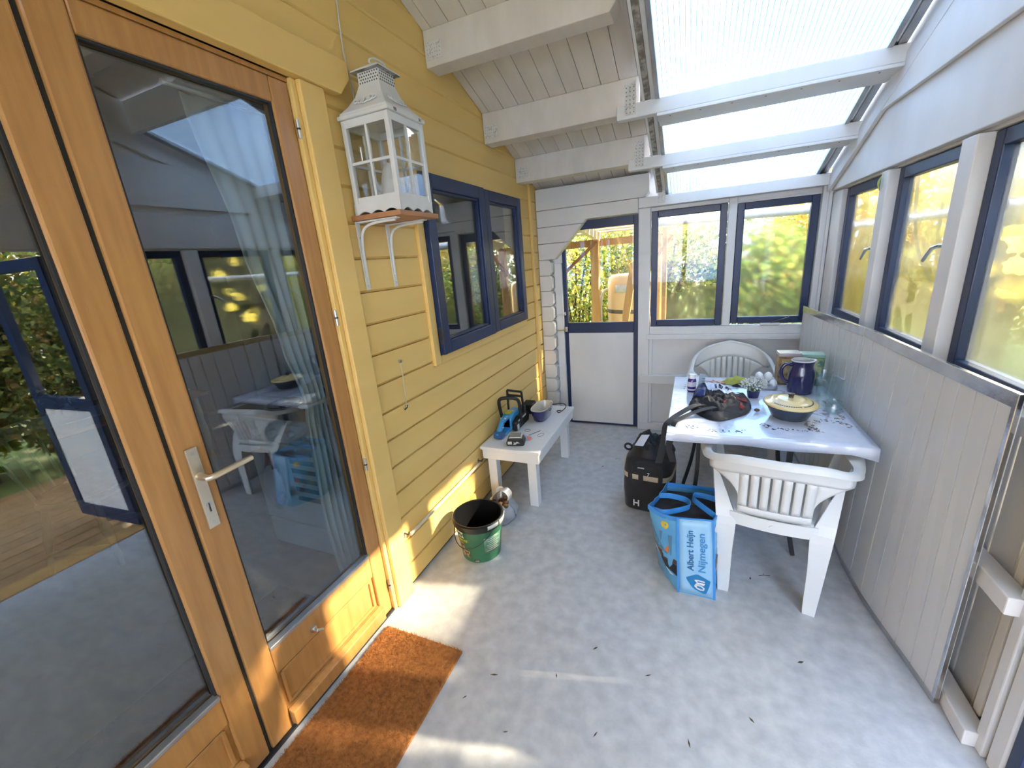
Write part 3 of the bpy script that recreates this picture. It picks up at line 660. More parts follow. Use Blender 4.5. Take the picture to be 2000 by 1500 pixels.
# ---------------- skylight
sk = structure('window_11', 'ribbed clear polycarbonate skylight between the ceiling and the side wall')
def sheet_box(name, mat, x0, x1, y0, y1, o0, o1, parent=sk, bev=0):
    build(MB().prism([(y0, zs(y0) + o0), (y1, zs(y1) + o0), (y1, zs(y1) + o1), (y0, zs(y0) + o1)], 'x', x0, x1), name, mat, parent, bevel=bev)
sheet_box('sheet', 'polycarbonate', 1.095, 2.060, 1.95, 3.95, 0.010, 0.013)
xr = 1.112
while xr < 2.05:
    sheet_box('rib', 'poly_rib', xr, xr + 0.0028, 1.95, 3.95, 0.0135, 0.024); xr += 0.0225
for (x0, x1, o0, o1, m_) in ((1.074, 1.096, -0.012, 0.03, 'alu_matt'), (1.050, 1.074, 0.0, 0.03, 'white_paint'), (2.056, 2.078, -0.012, 0.03, 'alu_matt'), (2.078, 2.094, 0.002, 0.03, 'alu'), (2.094, 2.128, -0.004, 0.03, 'alu_matt')):
    sheet_box('glazing_bar', m_, x0, x1, 1.95, 3.90, o0, o1, bev=0.002)
for (y0, y1) in ((1.95, 2.695), (2.775, 3.215), (3.295, 3.71)):
    sheet_box('weathered_joist', 'weathered', 1.022, 1.050, y0, y1, -0.010, 0.14)
    sheet_box('edge_board', 'white_paint', 1.008, 1.021, y0, y1, -0.015, 0.15)
def sky_beam(y0, zt, x0, dep):
    b = bx('beam', 'white_paint', sk, x0, 2.150, y0, y0 + 0.060, zt - 0.072, zt, 0.005)
    cs = bx('casing', 'white_paint', b, 1.082, 2.146, y0 - 0.004, y0 + dep * 0.5 - 0.004, zt - 0.089, zt - 0.073, 0.003)
    bx('casing', 'white_paint', b, 1.084, 2.138, y0 + dep * 0.5, y0 + dep, zt - 0.086, zt - 0.073, 0.003)
    pl = bx('nail_plate', 'galv_plate', b, x0 + 0.045, x0 + 0.105, y0 - 0.0025, y0 - 0.0005, zt - 0.055, zt + 0.105, 0)
    mb = MB()
    for i in range(3):
        for j in range(7): mb.box(x0 + 0.052 + i * 0.02, x0 + 0.0565 + i * 0.02, y0 - 0.0045, y0 - 0.0026, zt - 0.045 + j * 0.02, zt - 0.041 + j * 0.02)
    build(mb, 'nails', 'nail', pl)
    mb = MB()
    for i in range(7): mb.tube([(1.15 + i * 0.15, y0 + 0.03, zt - 0.0905), (1.15 + i * 0.15, y0 + 0.03, zt - 0.0885)], 0.004, 6)
    build(mb, 'screw_heads', 'nail', cs)
sky_beam(2.700, 2.388, 0.868, 0.235)
sky_beam(3.222, 2.208, 0.860, 0.235)
pl = bx('nail_plate', 'galv_plate', wf, 1.02, 1.075, 3.7115, 3.7145, 1.955, 2.045, 0)
# rear end of the porch: low wall, open above
wb = structure('wall_rear', 'low white wall at the rear end of the porch')
bx('low_panel', 'white_paint', wb, 0.0, 2.2, -2.60, -2.54, 0.0, 0.9, 0.003)
bx('post', 'white_paint', wb, 0.02, 0.10, -2.60, -2.52, 0.9, 2.55, 0.003); bx('post', 'white_paint', wb, 1.05, 1.13, -2.60, -2.52, 0.9, 2.55, 0.003)

# ---------------- inside of the house behind the glass
fi = bx('floor_indoor', 'indoor_floor', None, -4.6, -0.062, -2.5, 3.9, -0.10, 0.0, 0); fi['kind'] = 'structure'; fi['label'] = 'dark grey floor of the room behind the glazed doors'
for nm, lb, q in (('wall_indoor', 'dark back wall of the room behind the glazed doors', (-4.7, -4.6, -2.5, 3.9, 0, 2.5)), ('wall_indoor_end', 'dark end wall of the room behind the glazed doors', (-4.6, -0.13, 3.86, 3.9, 0, 2.5)),
                  ('wall_indoor_near', 'dark near wall of the room behind the glazed doors', (-4.6, -0.13, -2.6, -2.5, 0, 2.5)), ('ceiling_indoor', 'dark ceiling of the room behind the glazed doors', (-4.7, -0.13, -2.6, 3.9, 2.5, 2.6))):
    o = bx(nm, 'indoor_wall', None, *q, 0); o['kind'] = 'structure'; o['label'] = lb
# ================================================================ THINGS IN THE PORCH
def spline(pts, n):
    pts = [Vector(p) for p in pts]; out = []
    for i in range(len(pts) - 1):
        p0 = pts[max(i - 1, 0)]; p1 = pts[i]; p2 = pts[i + 1]; p3 = pts[min(i + 2, len(pts) - 1)]
        for k in range(n):
            t = k / n
            out.append(0.5 * ((2 * p1) + (p2 - p0) * t + (2 * p0 - 5 * p1 + 4 * p2 - p3) * t * t + (3 * p1 - p0 - 3 * p2 + p3) * t ** 3))
    out.append(pts[-1]); return out

# ---------------- bowed plank screen (two panels)
def plank_screen(label, bottom, top, n, zt0, zt1, ends):
    o = thing('plank_screen', label, 'screen', (bottom[0][0], bottom[0][1], 0))
    B = spline([(x, y, 0) for x, y in bottom], 12); T = spline([(x, y, 0) for x, y in top], 12)
    def at(c, t):
        f = t * (len(c) - 1); i = min(int(f), len(c) - 2); return c[i].lerp(c[i + 1], f - i)
    def P(t, v, out=0.0):
        b = at(B, t); q = at(T, t); zt = zt0 + (zt1 - zt0) * t
        d = (at(B, min(t + 0.02, 1)) - at(B, max(t - 0.02, 0))).normalized(); nn = Vector((-d.y, d.x, 0))
        return Vector((b.x + (q.x - b.x) * v, b.y + (q.y - b.y) * v, zt * v)) + nn * out
    for i in range(n):
        a = i / n; b = (i + 1) / n; g = 0.025 / n
        rows = []
        for v in (0.012, 1.0):
            rows.append([P(a + 0.2 * g, v, -0.006), P(a + 1.4 * g, v, 0.004), P(b - 1.4 * g, v, 0.004), P(b - 0.2 * g, v, -0.006), P(b, v, -0.006), P(b, v, -0.009), P(a, v, -0.009), P(a, v, -0.006)])
        build(MB().loft(rows, True, True), 'plank', 'screen_plank', o, world=True)
    m = n * 3
    def strip(name, mat, v0, v1, out0, out1):
        rows = []
        for j in range(m + 1):
            t = j / m; rows.append([P(t, v0, out1), P(t, v1, out1), P(t, v1, out0), P(t, v0, out0)])
        build(MB().loft(rows, True, True), name, mat, o, world=True, bevel=0.0015)
    strip('top_edging', 'alu', 0.968, 1.006, -0.010, 0.006)
    strip('floor_channel', 'alu_matt', 0.0, 0.022, -0.011, 0.007)
    for t0, t1 in ends:
        rows = [[P(t0, v, 0.0065), P(t1, v, 0.0065), P(t1, v, -0.010), P(t0, v, -0.010)] for v in (0.005, 0.3, 0.6, 1.004)]
        build(MB().loft(rows, True, True), 'end_edging', 'alu', o, world=True, bevel=0.002)
    return o
plank_screen('pale grey plank screen with crumpled metal edging at the right of the photo',
             [(2.138, 1.520), (2.118, 1.654), (2.087, 1.836), (2.065, 2.004), (2.056, 2.26), (2.062, 2.50)],
             [(2.130, 1.500), (2.120, 1.66), (2.110, 1.82), (2.102, 2.00), (2.092, 2.25), (2.084, 2.50)], 10, 1.142, 1.155, [(0.0, 0.032)])
plank_screen('pale grey plank screen curving into the far corner behind the table',
             [(2.068, 2.515), (2.072, 2.80), (2.075, 3.10), (2.075, 3.40), (2.070, 3.68)],
             [(2.086, 2.515), (2.080, 2.76), (2.070, 3.05), (2.060, 3.36), (2.058, 3.66)], 12, 1.150, 1.118, [])

# ---------------- plastic armchairs
def armchair(label, loc, rz, hc, za):
    o = thing('plastic_armchair', label, 'chair', loc, rz, 'white plastic armchairs at the table')
    half = [(0.272, 0.17, za - 0.012), (0.280, 0.05, za + 0.004), (0.278, -0.09, za + 0.006), (0.245, -0.205, za + 0.45 * (hc - za)), (0.155, -0.265, hc - 0.035 * (hc > 0.8) - 0.006), (0.0, -0.285, hc)]
    rim = spline(half, 8); rim = rim + [Vector((-p.x, p.y, p.z)) for p in reversed(rim[:-1])]
    rows = []; m = len(rim)
    for i, p in enumerate(rim):
        d = (rim[min(i + 1, m - 1)] - rim[max(i - 1, 0)]); d.z = 0; d.normalize(); out = Vector((-d.y, d.x, 0)) * -1
        if out.dot(Vector((p.x, p.y - 0.05, 0))) < 0: out = -out
        fr = max(0.0, min(1.0, (p.y + 0.10) / 0.16)); wo = 0.018 + 0.022 * fr; wi = 0.010 + 0.024 * fr
        rows.append([p - out * wi + Vector((0, 0, -0.014)), p - out * wi + Vector((0, 0, 0.0)), p + out * wo * 0.4 + Vector((0, 0, 0.004)), p + out * wo + Vector((0, 0, -0.006)), p + out * (wo + 0.010) + Vector((0, 0, -0.022)), p + out * (wo + 0.004) + Vector((0, 0, -0.022)), p + out * (wo - 0.006) + Vector((0, 0, -0.012))])
    build(MB().loft(rows, True, True), 'arm_rim', 'plastic_white', o, smooth=True, angle=60)
    zs0 = 0.425
    def hw(v): return 0.138 + 0.124 * min(1.0, max(0.0, (v - 0.30) / 0.50)) ** 1.9
    def SX(x, v):
        k = min(1.0, abs(x) / 0.278)
        yb = -0.205 - 0.012 * (1 - min(1.0, (x / 0.14) ** 2)); yt = -0.283 + 0.10 * k ** 2.6
        zt = hc - 0.004 - (hc - za) * 0.75 * k ** 2.2
        return Vector((x, yb + (yt - yb) * v ** 0.9, zs0 + (zt - zs0) * v))
    mb = MB()
    mb.grid(lambda a, b: SX((-1 + 2 * a) * hw(0), 0.15 * b), 16, 2)
    mb.grid(lambda a, b: SX((-1 + 2 * a) * hw(0.74 + 0.26 * b), 0.74 + 0.26 * b), 24, 5)
    ns = 7; wx = 0.138
    for i in range(ns):
        a0 = -wx + 2 * wx * i / ns; a1 = -wx + 2 * wx * (i + 1) / ns; g = 0.0042
        if i > 0: a0 += g
        if i < ns - 1: a1 -= g
        mb.grid(lambda a, b, a0=a0, a1=a1: SX(a0 + (a1 - a0) * a, 0.15 + 0.59 * b), 2, 8)
    for sg in (-1, 1):
        mb.grid(lambda a, b: SX(sg * (wx + (hw(0.30 + 0.44 * b) - wx) * a), 0.30 + 0.44 * b), 4, 8)
    build(mb, 'backrest', 'plastic_white', o, smooth=True, solid=0.006, off=0)
    def seat(a, b):
        x = (-1 + 2 * a); y = b; w = 0.165 + 0.075 * min(1.0, b * 1.7)
        dip = -0.018 * (1 - x * x) * math.sin(PI * min(1, b * 1.05))
        edge = -0.030 * max(0.0, (abs(x) - 0.86) / 0.14) ** 2 - 0.035 * max(0.0, (b - 0.9) / 0.1) ** 2
        return Vector((x * w, -0.215 + 0.455 * y, zs0 + 0.010 * b + dip + edge))
    build(MB().grid(seat, 16, 14), 'seat', 'plastic_white', o, smooth=True, solid=0.007, off=0)
    rows = []
    for k in range(13):
        u = -1 + 2 * k / 12; x = 0.165 * u; y = -0.212 - 0.016 * (1 - u * u)
        rows.append([(x, y - 0.006, zs0 + 0.004), (x, y - 0.010, zs0 - 0.052), (x, y - 0.004, zs0 - 0.052), (x, y, zs0 + 0.004)])
    ap = build(MB().loft(rows, True, True), 'rear_apron', 'plastic_white', o, smooth=True)
    build(MB().tube([(0.0, -0.240, zs0 - 0.026), (0.0, -0.234, zs0 - 0.026)], 0.010, 12), 'mould_mark', 'plastic_white', ap, smooth=True)
    def leg(name, sx, path, fx, fy, ydir):
        P_ = spline(path, 5); rows = []; m_ = len(P_); t = 0.007
        for i, p in enumerate(P_):
            f = i / (m_ - 1) * (len(fx) - 1); j = min(int(f), len(fx) - 2); r = f - j
            a = fx[j] + (fx[j + 1] - fx[j]) * r; b = (fy[j] + (fy[j + 1] - fy[j]) * r) * ydir; ty = t * ydir
            q = [(0, 0), (-a, 0.004 * ydir), (-a, 0.004 * ydir + ty), (-t, ty), (-t - 0.002, b), (-0.002, b)]
            rows.append([(sx * (p.x + dx), p.y + dy, p.z) for dx, dy in q])
        build(MB().loft(rows, True, True), name, 'plastic_white', o, bevel=0.002)
    for sx in (-1, 1):
        leg('leg', sx, [(0.192, -0.245, 0.0), (0.208, -0.240, 0.22), (0.222, -0.226, 0.40), (0.252, -0.110, 0.585)], [0.046, 0.064, 0.084, 0.012], [0.042, 0.066, 0.105, 0.030], 1)
        leg('leg', sx, [(0.258, 0.225, 0.0), (0.262, 0.218, 0.22), (0.266, 0.205, 0.42), (0.276, 0.165, za - 0.012)], [0.044, 0.052, 0.060, 0.030], [0.042, 0.062, 0.120, 0.230], -1)
    return o
armchair('white plastic armchair with slatted back, seen from behind beside the blue bag', (1.690, 2.075, 0), R(-7.5), 0.738, 0.668)
armchair('white plastic armchair with high arched back on the far side of the table', (1.60, 3.30, 0), R(183), 0.880, 0.690)

# ---------------- table
tb = thing('folding_table', 'white table with black metal legs under a flowered oilcloth', 'table', (1.63, 2.54, 0))
bx('table_top', 'bench_white', tb, -0.405, 0.412, -0.495, 0.500, 0.700, 0.728, 0.004)
def curved_leg(x, y, dx, dy):
    pts = spline([(x, y, 0.698), (x, y, 0.42), (x + dx * 0.35, y + dy * 0.35, 0.2), (x + dx, y + dy, 0.0)], 6)
    build(MB().strap(pts, 0.038, 0.020, (0, 1, 0)), 'leg', 'dark_metal', tb, bevel=0.002)
for (x, y, dx, dy) in ((-0.27, -0.30, -0.07, 0), (-0.27, 0.30, -0.07, 0), (0.15, -0.30, 0.06, 0), (0.20, 0.30, 0.06, 0)): curved_leg(x, y, dx, dy)
bx('cross_bar', 'dark_metal', tb, -0.262, -0.235, -0.30, 0.30, 0.66, 0.698, 0.002); bx('cross_bar', 'dark_metal', tb, 0.145, 0.172, -0.30, 0.30, 0.66, 0.698, 0.002)

tc_ = thing('oilcloth', 'shiny pale oilcloth with flower garlands covering the table', 'tablecloth', (1.63, 2.54, 0.728))
x0, x1, y0, y1 = -0.420, 0.418, -0.512, 0.510
g_ = random.Random(3)
def ripple(x, y): return 0.0012 * math.sin(31 * x + 7 * y) + 0.0010 * math.sin(19 * y - 11 * x + 1.0)
mb = MB(); nx, ny = 26, 30; rows = []
for j in range(ny + 1):
    y = y0 + (y1 - y0) * j / ny; rows.append([(x0 + (x1 - x0) * i / nx, y, 0.0035 + ripple(x0 + (x1 - x0) * i / nx, y)) for i in range(nx + 1)])
front = [[(x, y0 - 0.003, 0.001) for x, _, _ in rows[0]], [(x, y0 - 0.005 - 0.002 * math.sin(25 * x), -0.036 - 0.004 * math.sin(14 * x) - 0.022 * max(0, (x - 0.33) / 0.09)) for x, _, _ in rows[0]]]
back = [[(x, y1 + 0.003, 0.001) for x, _, _ in rows[0]], [(x, y1 + 0.005, -0.032) for x, _, _ in rows[0]]]
rows = [front[1], front[0]] + rows + [back[0], back[1]]
rows = [[(r[0][0] - 0.004, r[0][1], r[0][2] - 0.030)] + r for r in rows]
build(mb.loft(rows, False, False), 'cloth_sheet', 'cloth_white', tc_, smooth=True, solid=0.0012, off=1)
def garland(cx, cy, rx, ry, a0, a1, mat, n):
    mb = MB()
    for i in range(n):
        a = a0 + (a1 - a0) * i / n + g_.uniform(-0.03, 0.03); x = cx + rx * math.cos(a) + g_.uniform(-0.02, 0.02); y = cy + ry * math.sin(a) + g_.uniform(-0.016, 0.016)
        s_ = g_.uniform(0.004, 0.009); t = g_.uniform(0, PI); c, s2 = math.cos(t), math.sin(t); z = 0.0066
        mb.add([(x + s_ * c, y + s_ * s2, z), (x - 0.4 * s_ * s2, y + 0.4 * s_ * c, z), (x - s_ * c, y - s_ * s2, z), (x + 0.4 * s_ * s2, y - 0.4 * s_ * c, z),
                (x + s_ * c, y + s_ * s2, z - .0008), (x - 0.4 * s_ * s2, y + 0.4 * s_ * c, z - .0008), (x - s_ * c, y - s_ * s2, z - .0008), (x + 0.4 * s_ * s2, y - 0.4 * s_ * c, z - .0008)],
               [(0, 1, 2, 3), (7, 6, 5, 4), (0, 4, 5, 1), (1, 5, 6, 2), (2, 6, 7, 3), (3, 7, 4, 0)])
    build(mb, 'flower_print', mat, tc_, kind='stuff')
garland(0.12, -0.34, 0.10, 0.03, 2.6, 6.6, 'print_navy', 46); garland(0.30, -0.31, 0.09, 0.09, 0.2, 4.0, 'print_brown', 60)
garland(0.34, -0.05, 0.05, 0.14, -1.4, 1.6, 'print_brown', 46); garland(-0.20, -0.42, 0.12, 0.03, 3.0, 6.2, 'print_navy', 34)
garland(0.05, 0.20, 0.16, 0.08, 0.0, 6.2, 'print_brown', 50); garland(-0.25, 0.25, 0.10, 0.12, 0, 6.2, 'print_navy', 40)
ZT = 0.7345          # top of the cloth

# ---------------- bench
be = thing('low_bench', 'low white wooden bench against the yellow wall', 'bench', (0.225, 2.68, 0))
bx('bench_top', 'bench_white', be, -0.210, 0.215, -0.440, 0.440, 0.402, 0.425, 0.004)
bx('apron', 'bench_white', be, -0.198, 0.205, -0.430, -0.412, 0.335, 0.402, 0.003); bx('apron', 'bench_white', be, -0.198, 0.205, 0.412, 0.430, 0.335, 0.402, 0.003)
bx('apron', 'bench_white', be, 0.187, 0.205, -0.412, 0.412, 0.335, 0.402, 0.003); bx('apron', 'bench_white', be, -0.198, -0.180, -0.412, 0.412, 0.335, 0.402, 0.003)
for (x, y) in ((-0.178, -0.400), (0.112, -0.400), (-0.178, 0.342), (0.112, 0.342)): bx('leg', 'bench_white', be, x, x + 0.062, y, y + 0.060, 0.0, 0.402, 0.003)

# ---------------- power saw on the bench
sw = thing('chainsaw', 'light blue and black cordless chainsaw standing on the white bench', 'power tool', (0.105, 2.58, 0.426))
build(MB().prism([(-0.06, 0.012), (0.17, 0.012), (0.20, 0.05), (0.17, 0.105), (0.02, 0.125), (-0.06, 0.10)], 'x', -0.052, 0.030), 'motor_body', 'tool_blue', sw, bevel=0.010)
build(MB().prism([(-0.05, 0.0), (0.19, 0.0), (0.21, 0.05), (0.16, 0.09), (0.02, 0.095), (-0.05, 0.07)], 'x', 0.031, 0.070), 'sprocket_cover', 'tool_black', sw, bevel=0.010)
bx('side_stripe', 'rim_white', sw, 0.0705, 0.0725, -0.02, 0.13, 0.066, 0.078, 0); bx('side_label', 'rim_white', sw, 0.0705, 0.0725, -0.045, -0.012, 0.012, 0.050, 0)
build(MB().tube(spline([(-0.010, -0.055, 0.105), (-0.010, -0.12, 0.095), (-0.012, -0.185, 0.045), (-0.012, -0.20, 0.025)], 6), [0.020] * 19, 10), 'rear_grip', 'tool_blue', sw, smooth=True)
gp = build(MB().prism([(-0.215, 0.006), (-0.150, 0.006), (-0.165, 0.052), (-0.212, 0.058)], 'x', -0.045, 0.022), 'grip_foot', 'tool_navy', sw, bevel=0.008)
build(MB().prism([(-0.150, 0.004), (-0.050, 0.004), (-0.050, 0.030), (-0.150, 0.020)], 'x', -0.042, 0.020), 'hand_guard_base', 'tool_blue', sw, bevel=0.006)
bx('battery_slot', 'tool_navy', sw, -0.045, 0.022, -0.060, -0.050, 0.03, 0.10, 0.003)
for i in range(3):
    a = 0.30 + 0.2 * i; bx('grip_band', ('rim_white', 'red_cloth', 'rim_white')[i], sw, -0.032, 0.012, -0.105 - 0.028 * i, -0.092 - 0.028 * i, 0.110 - 0.022 * i, 0.118 - 0.022 * i, 0.002)
bx('yellow_label', 'tool_yellow', sw, -0.040, 0.010, -0.02, 0.05, 0.118, 0.126, 0.003)
build(MB().tube(spline([(-0.058, 0.00, 0.04), (-0.066, -0.02, 0.14), (-0.062, -0.035, 0.225), (-0.02, -0.030, 0.245), (0.045, -0.010, 0.240), (0.076, 0.005, 0.205), (0.076, 0.02, 0.06)], 8), 0.0125, 10), 'front_handle', 'tool_black', sw, smooth=True)
mb = MB(); y_ = 0.10
for p, q in (((-0.055, y_, 0.10), (-0.055, y_, 0.262)), ((-0.055, y_, 0.262), (0.06, y_, 0.255)), ((0.06, y_, 0.255), (0.068, y_, 0.10)), ((-0.055, y_, 0.225), (0.06, y_, 0.220))): mb.tube([p, q], 0.009, 8)
build(mb, 'hand_shield', 'tool_black', sw, smooth=True)
bx('oil_cap', 'tool_black', sw, 0.02, 0.065, 0.10, 0.16, 0.09, 0.135, 0.008)

# loaf dish
lf = thing('loaf_dish', 'cobalt blue oval loaf dish with cream inside on the bench', 'dish', (0.262, 2.835, 0.4255))
def oval(hx, hy, z, p=2.8, n=40):
    r = []
    for k in range(n):
        a = 2 * PI * k / n; c, s_ = math.cos(a), math.sin(a); r.append((hx * math.copysign(abs(c) ** (2 / p), c), hy * math.copysign(abs(s_) ** (2 / p), s_), z))
    return r
build(MB().loft([oval(0.046, 0.098, 0.0), oval(0.056, 0.112, 0.012), oval(0.066, 0.132, 0.075), oval(0.068, 0.136, 0.094)], True, False).add(oval(0.046, 0.098, 0.0), [tuple(range(40))]), 'outer_shell', 'cobalt', lf, smooth=True)
build(MB().loft([oval(0.068, 0.136, 0.094), oval(0.068, 0.136, 0.099), oval(0.060, 0.127, 0.099), oval(0.058, 0.124, 0.085), oval(0.049, 0.104, 0.018), oval(0.03, 0.07, 0.014)], True, False).add(oval(0.03, 0.07, 0.014), [tuple(range(40))]), 'inner_glaze', 'glaze_cream', lf, smooth=True)

# battery, papers, charger
bt = thing('battery_pack', 'black tool battery at the near end of the white bench', 'battery', (0.245, 2.335, 0.426), R(14))
build(MB().prism([(-0.058, 0.0), (0.058, 0.0), (0.064, 0.020), (0.050, 0.052), (-0.050, 0.052), (-0.064, 0.020)], 'y', -0.038, 0.045), 'case', 'tool_black', bt, bevel=0.008)
build(MB().prism([(-0.046, 0.050), (0.046, 0.050), (0.038, 0.062), (-0.038, 0.062)], 'y', -0.030, 0.050), 'contact_block', 'alu_matt', bt, bevel=0.004)
bx('label', 'rim_white', bt, -0.050, -0.022, -0.0392, -0.0382, 0.014, 0.034, 0)
build(MB().prism([(-0.016, 0.012), (-0.006, 0.020), (-0.012, 0.032), (0.000, 0.024), (0.012, 0.034), (0.034, 0.022), (0.010, 0.020), (0.004, 0.012)], 'y', -0.0392, -0.0382), 'arrow_mark', 'rim_white', bt)
def flat(mb, pts, th):
    n = len(pts); vs = [(x, y, 0) for x, y in pts] + [(x, y, th) for x, y in pts]
    return mb.add(vs, [tuple(range(n - 1, -1, -1)), tuple(range(n, 2 * n))] + [(i, (i + 1) % n, (i + 1) % n + n, i + n) for i in range(n)])
pp = thing('manual', 'white folded instruction leaflet with grey drawings on the bench', 'paper', (0.30, 2.53, 0.4255), R(-12))
build(flat(MB(), [(-0.105, -0.065), (0.105, -0.065), (0.105, 0.065), (-0.105, 0.065)], 0.003), 'sheet', 'paper', pp)
build(flat(MB(), [(-0.012, -0.05), (-0.004, -0.05), (0.028, 0.052), (0.020, 0.052)], 0.0042), 'print_bar', 'ink', pp)
build(MB().tube([(0.065 + 0.018 * math.cos(a), -0.01 + 0.03 * math.sin(a), 0.0038) for a in [2 * PI * k / 20 for k in range(20)]], 0.0014, 4, closed=True), 'print_ring', 'ink', pp)
build(MB().tube([(-0.065 + 0.02 * math.cos(a), 0.02 + 0.02 * math.sin(a), 0.0038) for a in [2 * PI * k / 20 for k in range(20)]], 0.0014, 4, closed=True), 'print_ring', 'ink', pp)
fb = thing('film_bag', 'clear crumpled plastic bag with a red tint behind the battery', 'bag', (0.255, 2.425, 0.426))
def crumple(seed, amp):
    return lambda u, v: amp * (1.5 * noise.noise((u * 0.55, v * 0.55, seed * 3.7)) + 0.8 * noise.noise((u * 1.3, v * 1.3, seed * 1.3 + 9)) + 0.4 * noise.noise((u * 3.1, v * 3.1, seed)))
cf = crumple(4, 0.010)
def dome(cx, cy, rx, ry, h, f, p=2.0, z0=0.0):
    def F(u, v):
        a = 2 * PI * u; r = v; k = (1 - r ** p)
        return Vector((cx + rx * r * math.cos(a) * (1 + 0.06 * math.sin(3 * a)), cy + ry * r * math.sin(a), z0 + max(0.0015, h * k + f(3 * math.cos(a) * r, 3 * math.sin(a) * r) * min(1, k * 2.5))))
    return F
build(MB().grid(dome(0, 0, 0.075, 0.040, 0.034, cf), 28, 8), 'film', 'film', fb, smooth=True)
build(MB().grid(dome(0.052, -0.006, 0.018, 0.018, 0.026, cf), 16, 5), 'red_part', 'red_tint', fb, smooth=True)
ch = thing('charger', 'black battery charger with cable behind the loaf dish', 'charger', (0.125, 2.93, 0.426))
build(MB().prism([(-0.05, 0.0), (0.05, 0.0), (0.05, 0.06), (0.03, 0.095), (-0.05, 0.085)], 'x', -0.045, 0.04), 'case', 'tool_black', ch, bevel=0.008)
build(MB().tube(spline([(0.03, 0.05, 0.02), (0.10, 0.09, 0.03), (0.24, 0.12, 0.045), (0.275, 0.08, 0.03), (0.24, 0.02, 0.006), (0.21, 0.05, 0.006), (0.24, 0.07, 0.006)], 8), 0.0032, 6), 'cable', 'tool_black', ch, smooth=True)

# ---------------- bucket
bk = thing('bucket', 'green printed plastic bucket with black rim on the floor', 'bucket', (0.222, 1.775, 0))
R0, R1, H = 0.112, 0.138, 0.245
build(MB().lathe([(0.0, 0.003), (R0 - 0.006, 0.003), (R0, 0.0), (R0, 0.006), (R1 - 0.003, 0.205)], 48), 'printed_side', 'bucket_green', bk, smooth=True)
build(MB().lathe([(R1 - 0.003, 0.203), (R1 + 0.002, 0.205), (R1 + 0.004, 0.224), (R1 + 0.0105, 0.226), (R1 + 0.011, 0.244), (R1 + 0.004, 0.250), (R1 - 0.004, 0.248), (R1 - 0.006, 0.20), (R0 - 0.008, 0.012), (0.0, 0.012)], 48), 'black_rim', 'bucket_black', bk, smooth=True)
def cyl_patch(a0, a1, z0, z1, out=0.0012, n=12):
    mb = MB(); rows = []
    for z in (z0, z1):
        r = R0 + (R1 - R0 - 0.003) * (z / 0.205) + out; rows.append([(r * math.cos(a0 + (a1 - a0) * i / n), r * math.sin(a0 + (a1 - a0) * i / n), z) for i in range(n + 1)])
    return mb.loft(rows, False, False)
build(cyl_patch(R(-52), R(2), 0.055, 0.165), 'text_panel', 'bucket_label', bk, solid=0.0006, smooth=True)
for i in range(7): build(cyl_patch(R(-46 + 3 * (i % 3)), R(-8 - 6 * (i % 2)), 0.150 - 0.013 * i, 0.153 - 0.013 * i, 0.002), 'text_line', 'rim_white', bk, solid=0.0004, smooth=True)
build(cyl_patch(R(-122), R(-94), 0.030, 0.075), 'food_picture', 'food_print', bk, solid=0.0006, smooth=True); build(cyl_patch(R(-128), R(-108), 0.075, 0.125), 'food_picture', 'food_print', bk, solid=0.0006, smooth=True)
build(cyl_patch(R(-128), R(-104), 0.160, 0.198), 'brand_panel', 'rim_white', bk, solid=0.0006, smooth=True)
build(cyl_patch(R(-84), R(-68), 0.006, 0.022), 'code_panel', 'bucket_black', bk, solid=0.0006, smooth=True)
def cyl_text(name, txt, size, mat, a_start, z):
    o = text_mesh(name, txt, size, mat, bk, Matrix.Identity(4)); 
    for v in o.data.vertices:
        zz = z + v.co.y; r = R0 + (R1 - R0 - 0.003) * (zz / 0.205) + 0.0024 + v.co.z; a = a_start + v.co.x / r; v.co = (r * math.cos(a), r * math.sin(a), zz)
    return o
cyl_text('brand_text', 'VIVI', 0.034, 'bucket_green', R(-126), 0.167); cyl_text('brand_text', 'MBOST', 0.022, 'tool_yellow', R(-124), 0.138); cyl_text('code_text', 'A20', 0.014, 'rim_white', R(-81), 0.009)
hdl = [(0.149 * math.cos(a), 0.149 * math.sin(a) - 0.0, 0.215 - 0.135 * math.sin((a + PI) * 1.0) ** 2 if False else 0.0) for a in (0,)]
pts = []
for k in range(25):
    a = R(-178) + R(146) * k / 24; t = k / 24; z = 0.212 - 0.105 * math.sin(PI * t) ** 0.8; r = R0 + (R1 - R0) * z / 0.205 + 0.008 + 0.012 * math.sin(PI * t); pts.append((r * math.cos(a), r * math.sin(a), z))
hh = build(MB().tube(pts, 0.0024, 6), 'wire_handle', 'dark_metal', bk, smooth=True)
build(cyl_patch(R(-42), R(-14), 0.222, 0.244, 0.012), 'rim_clip', 'rim_white', bk, solid=0.004, smooth=True); build(cyl_patch(R(-10), R(26), 0.214, 0.246, 0.0125), 'rim_clip', 'rim_white', bk, solid=0.004, smooth=True)

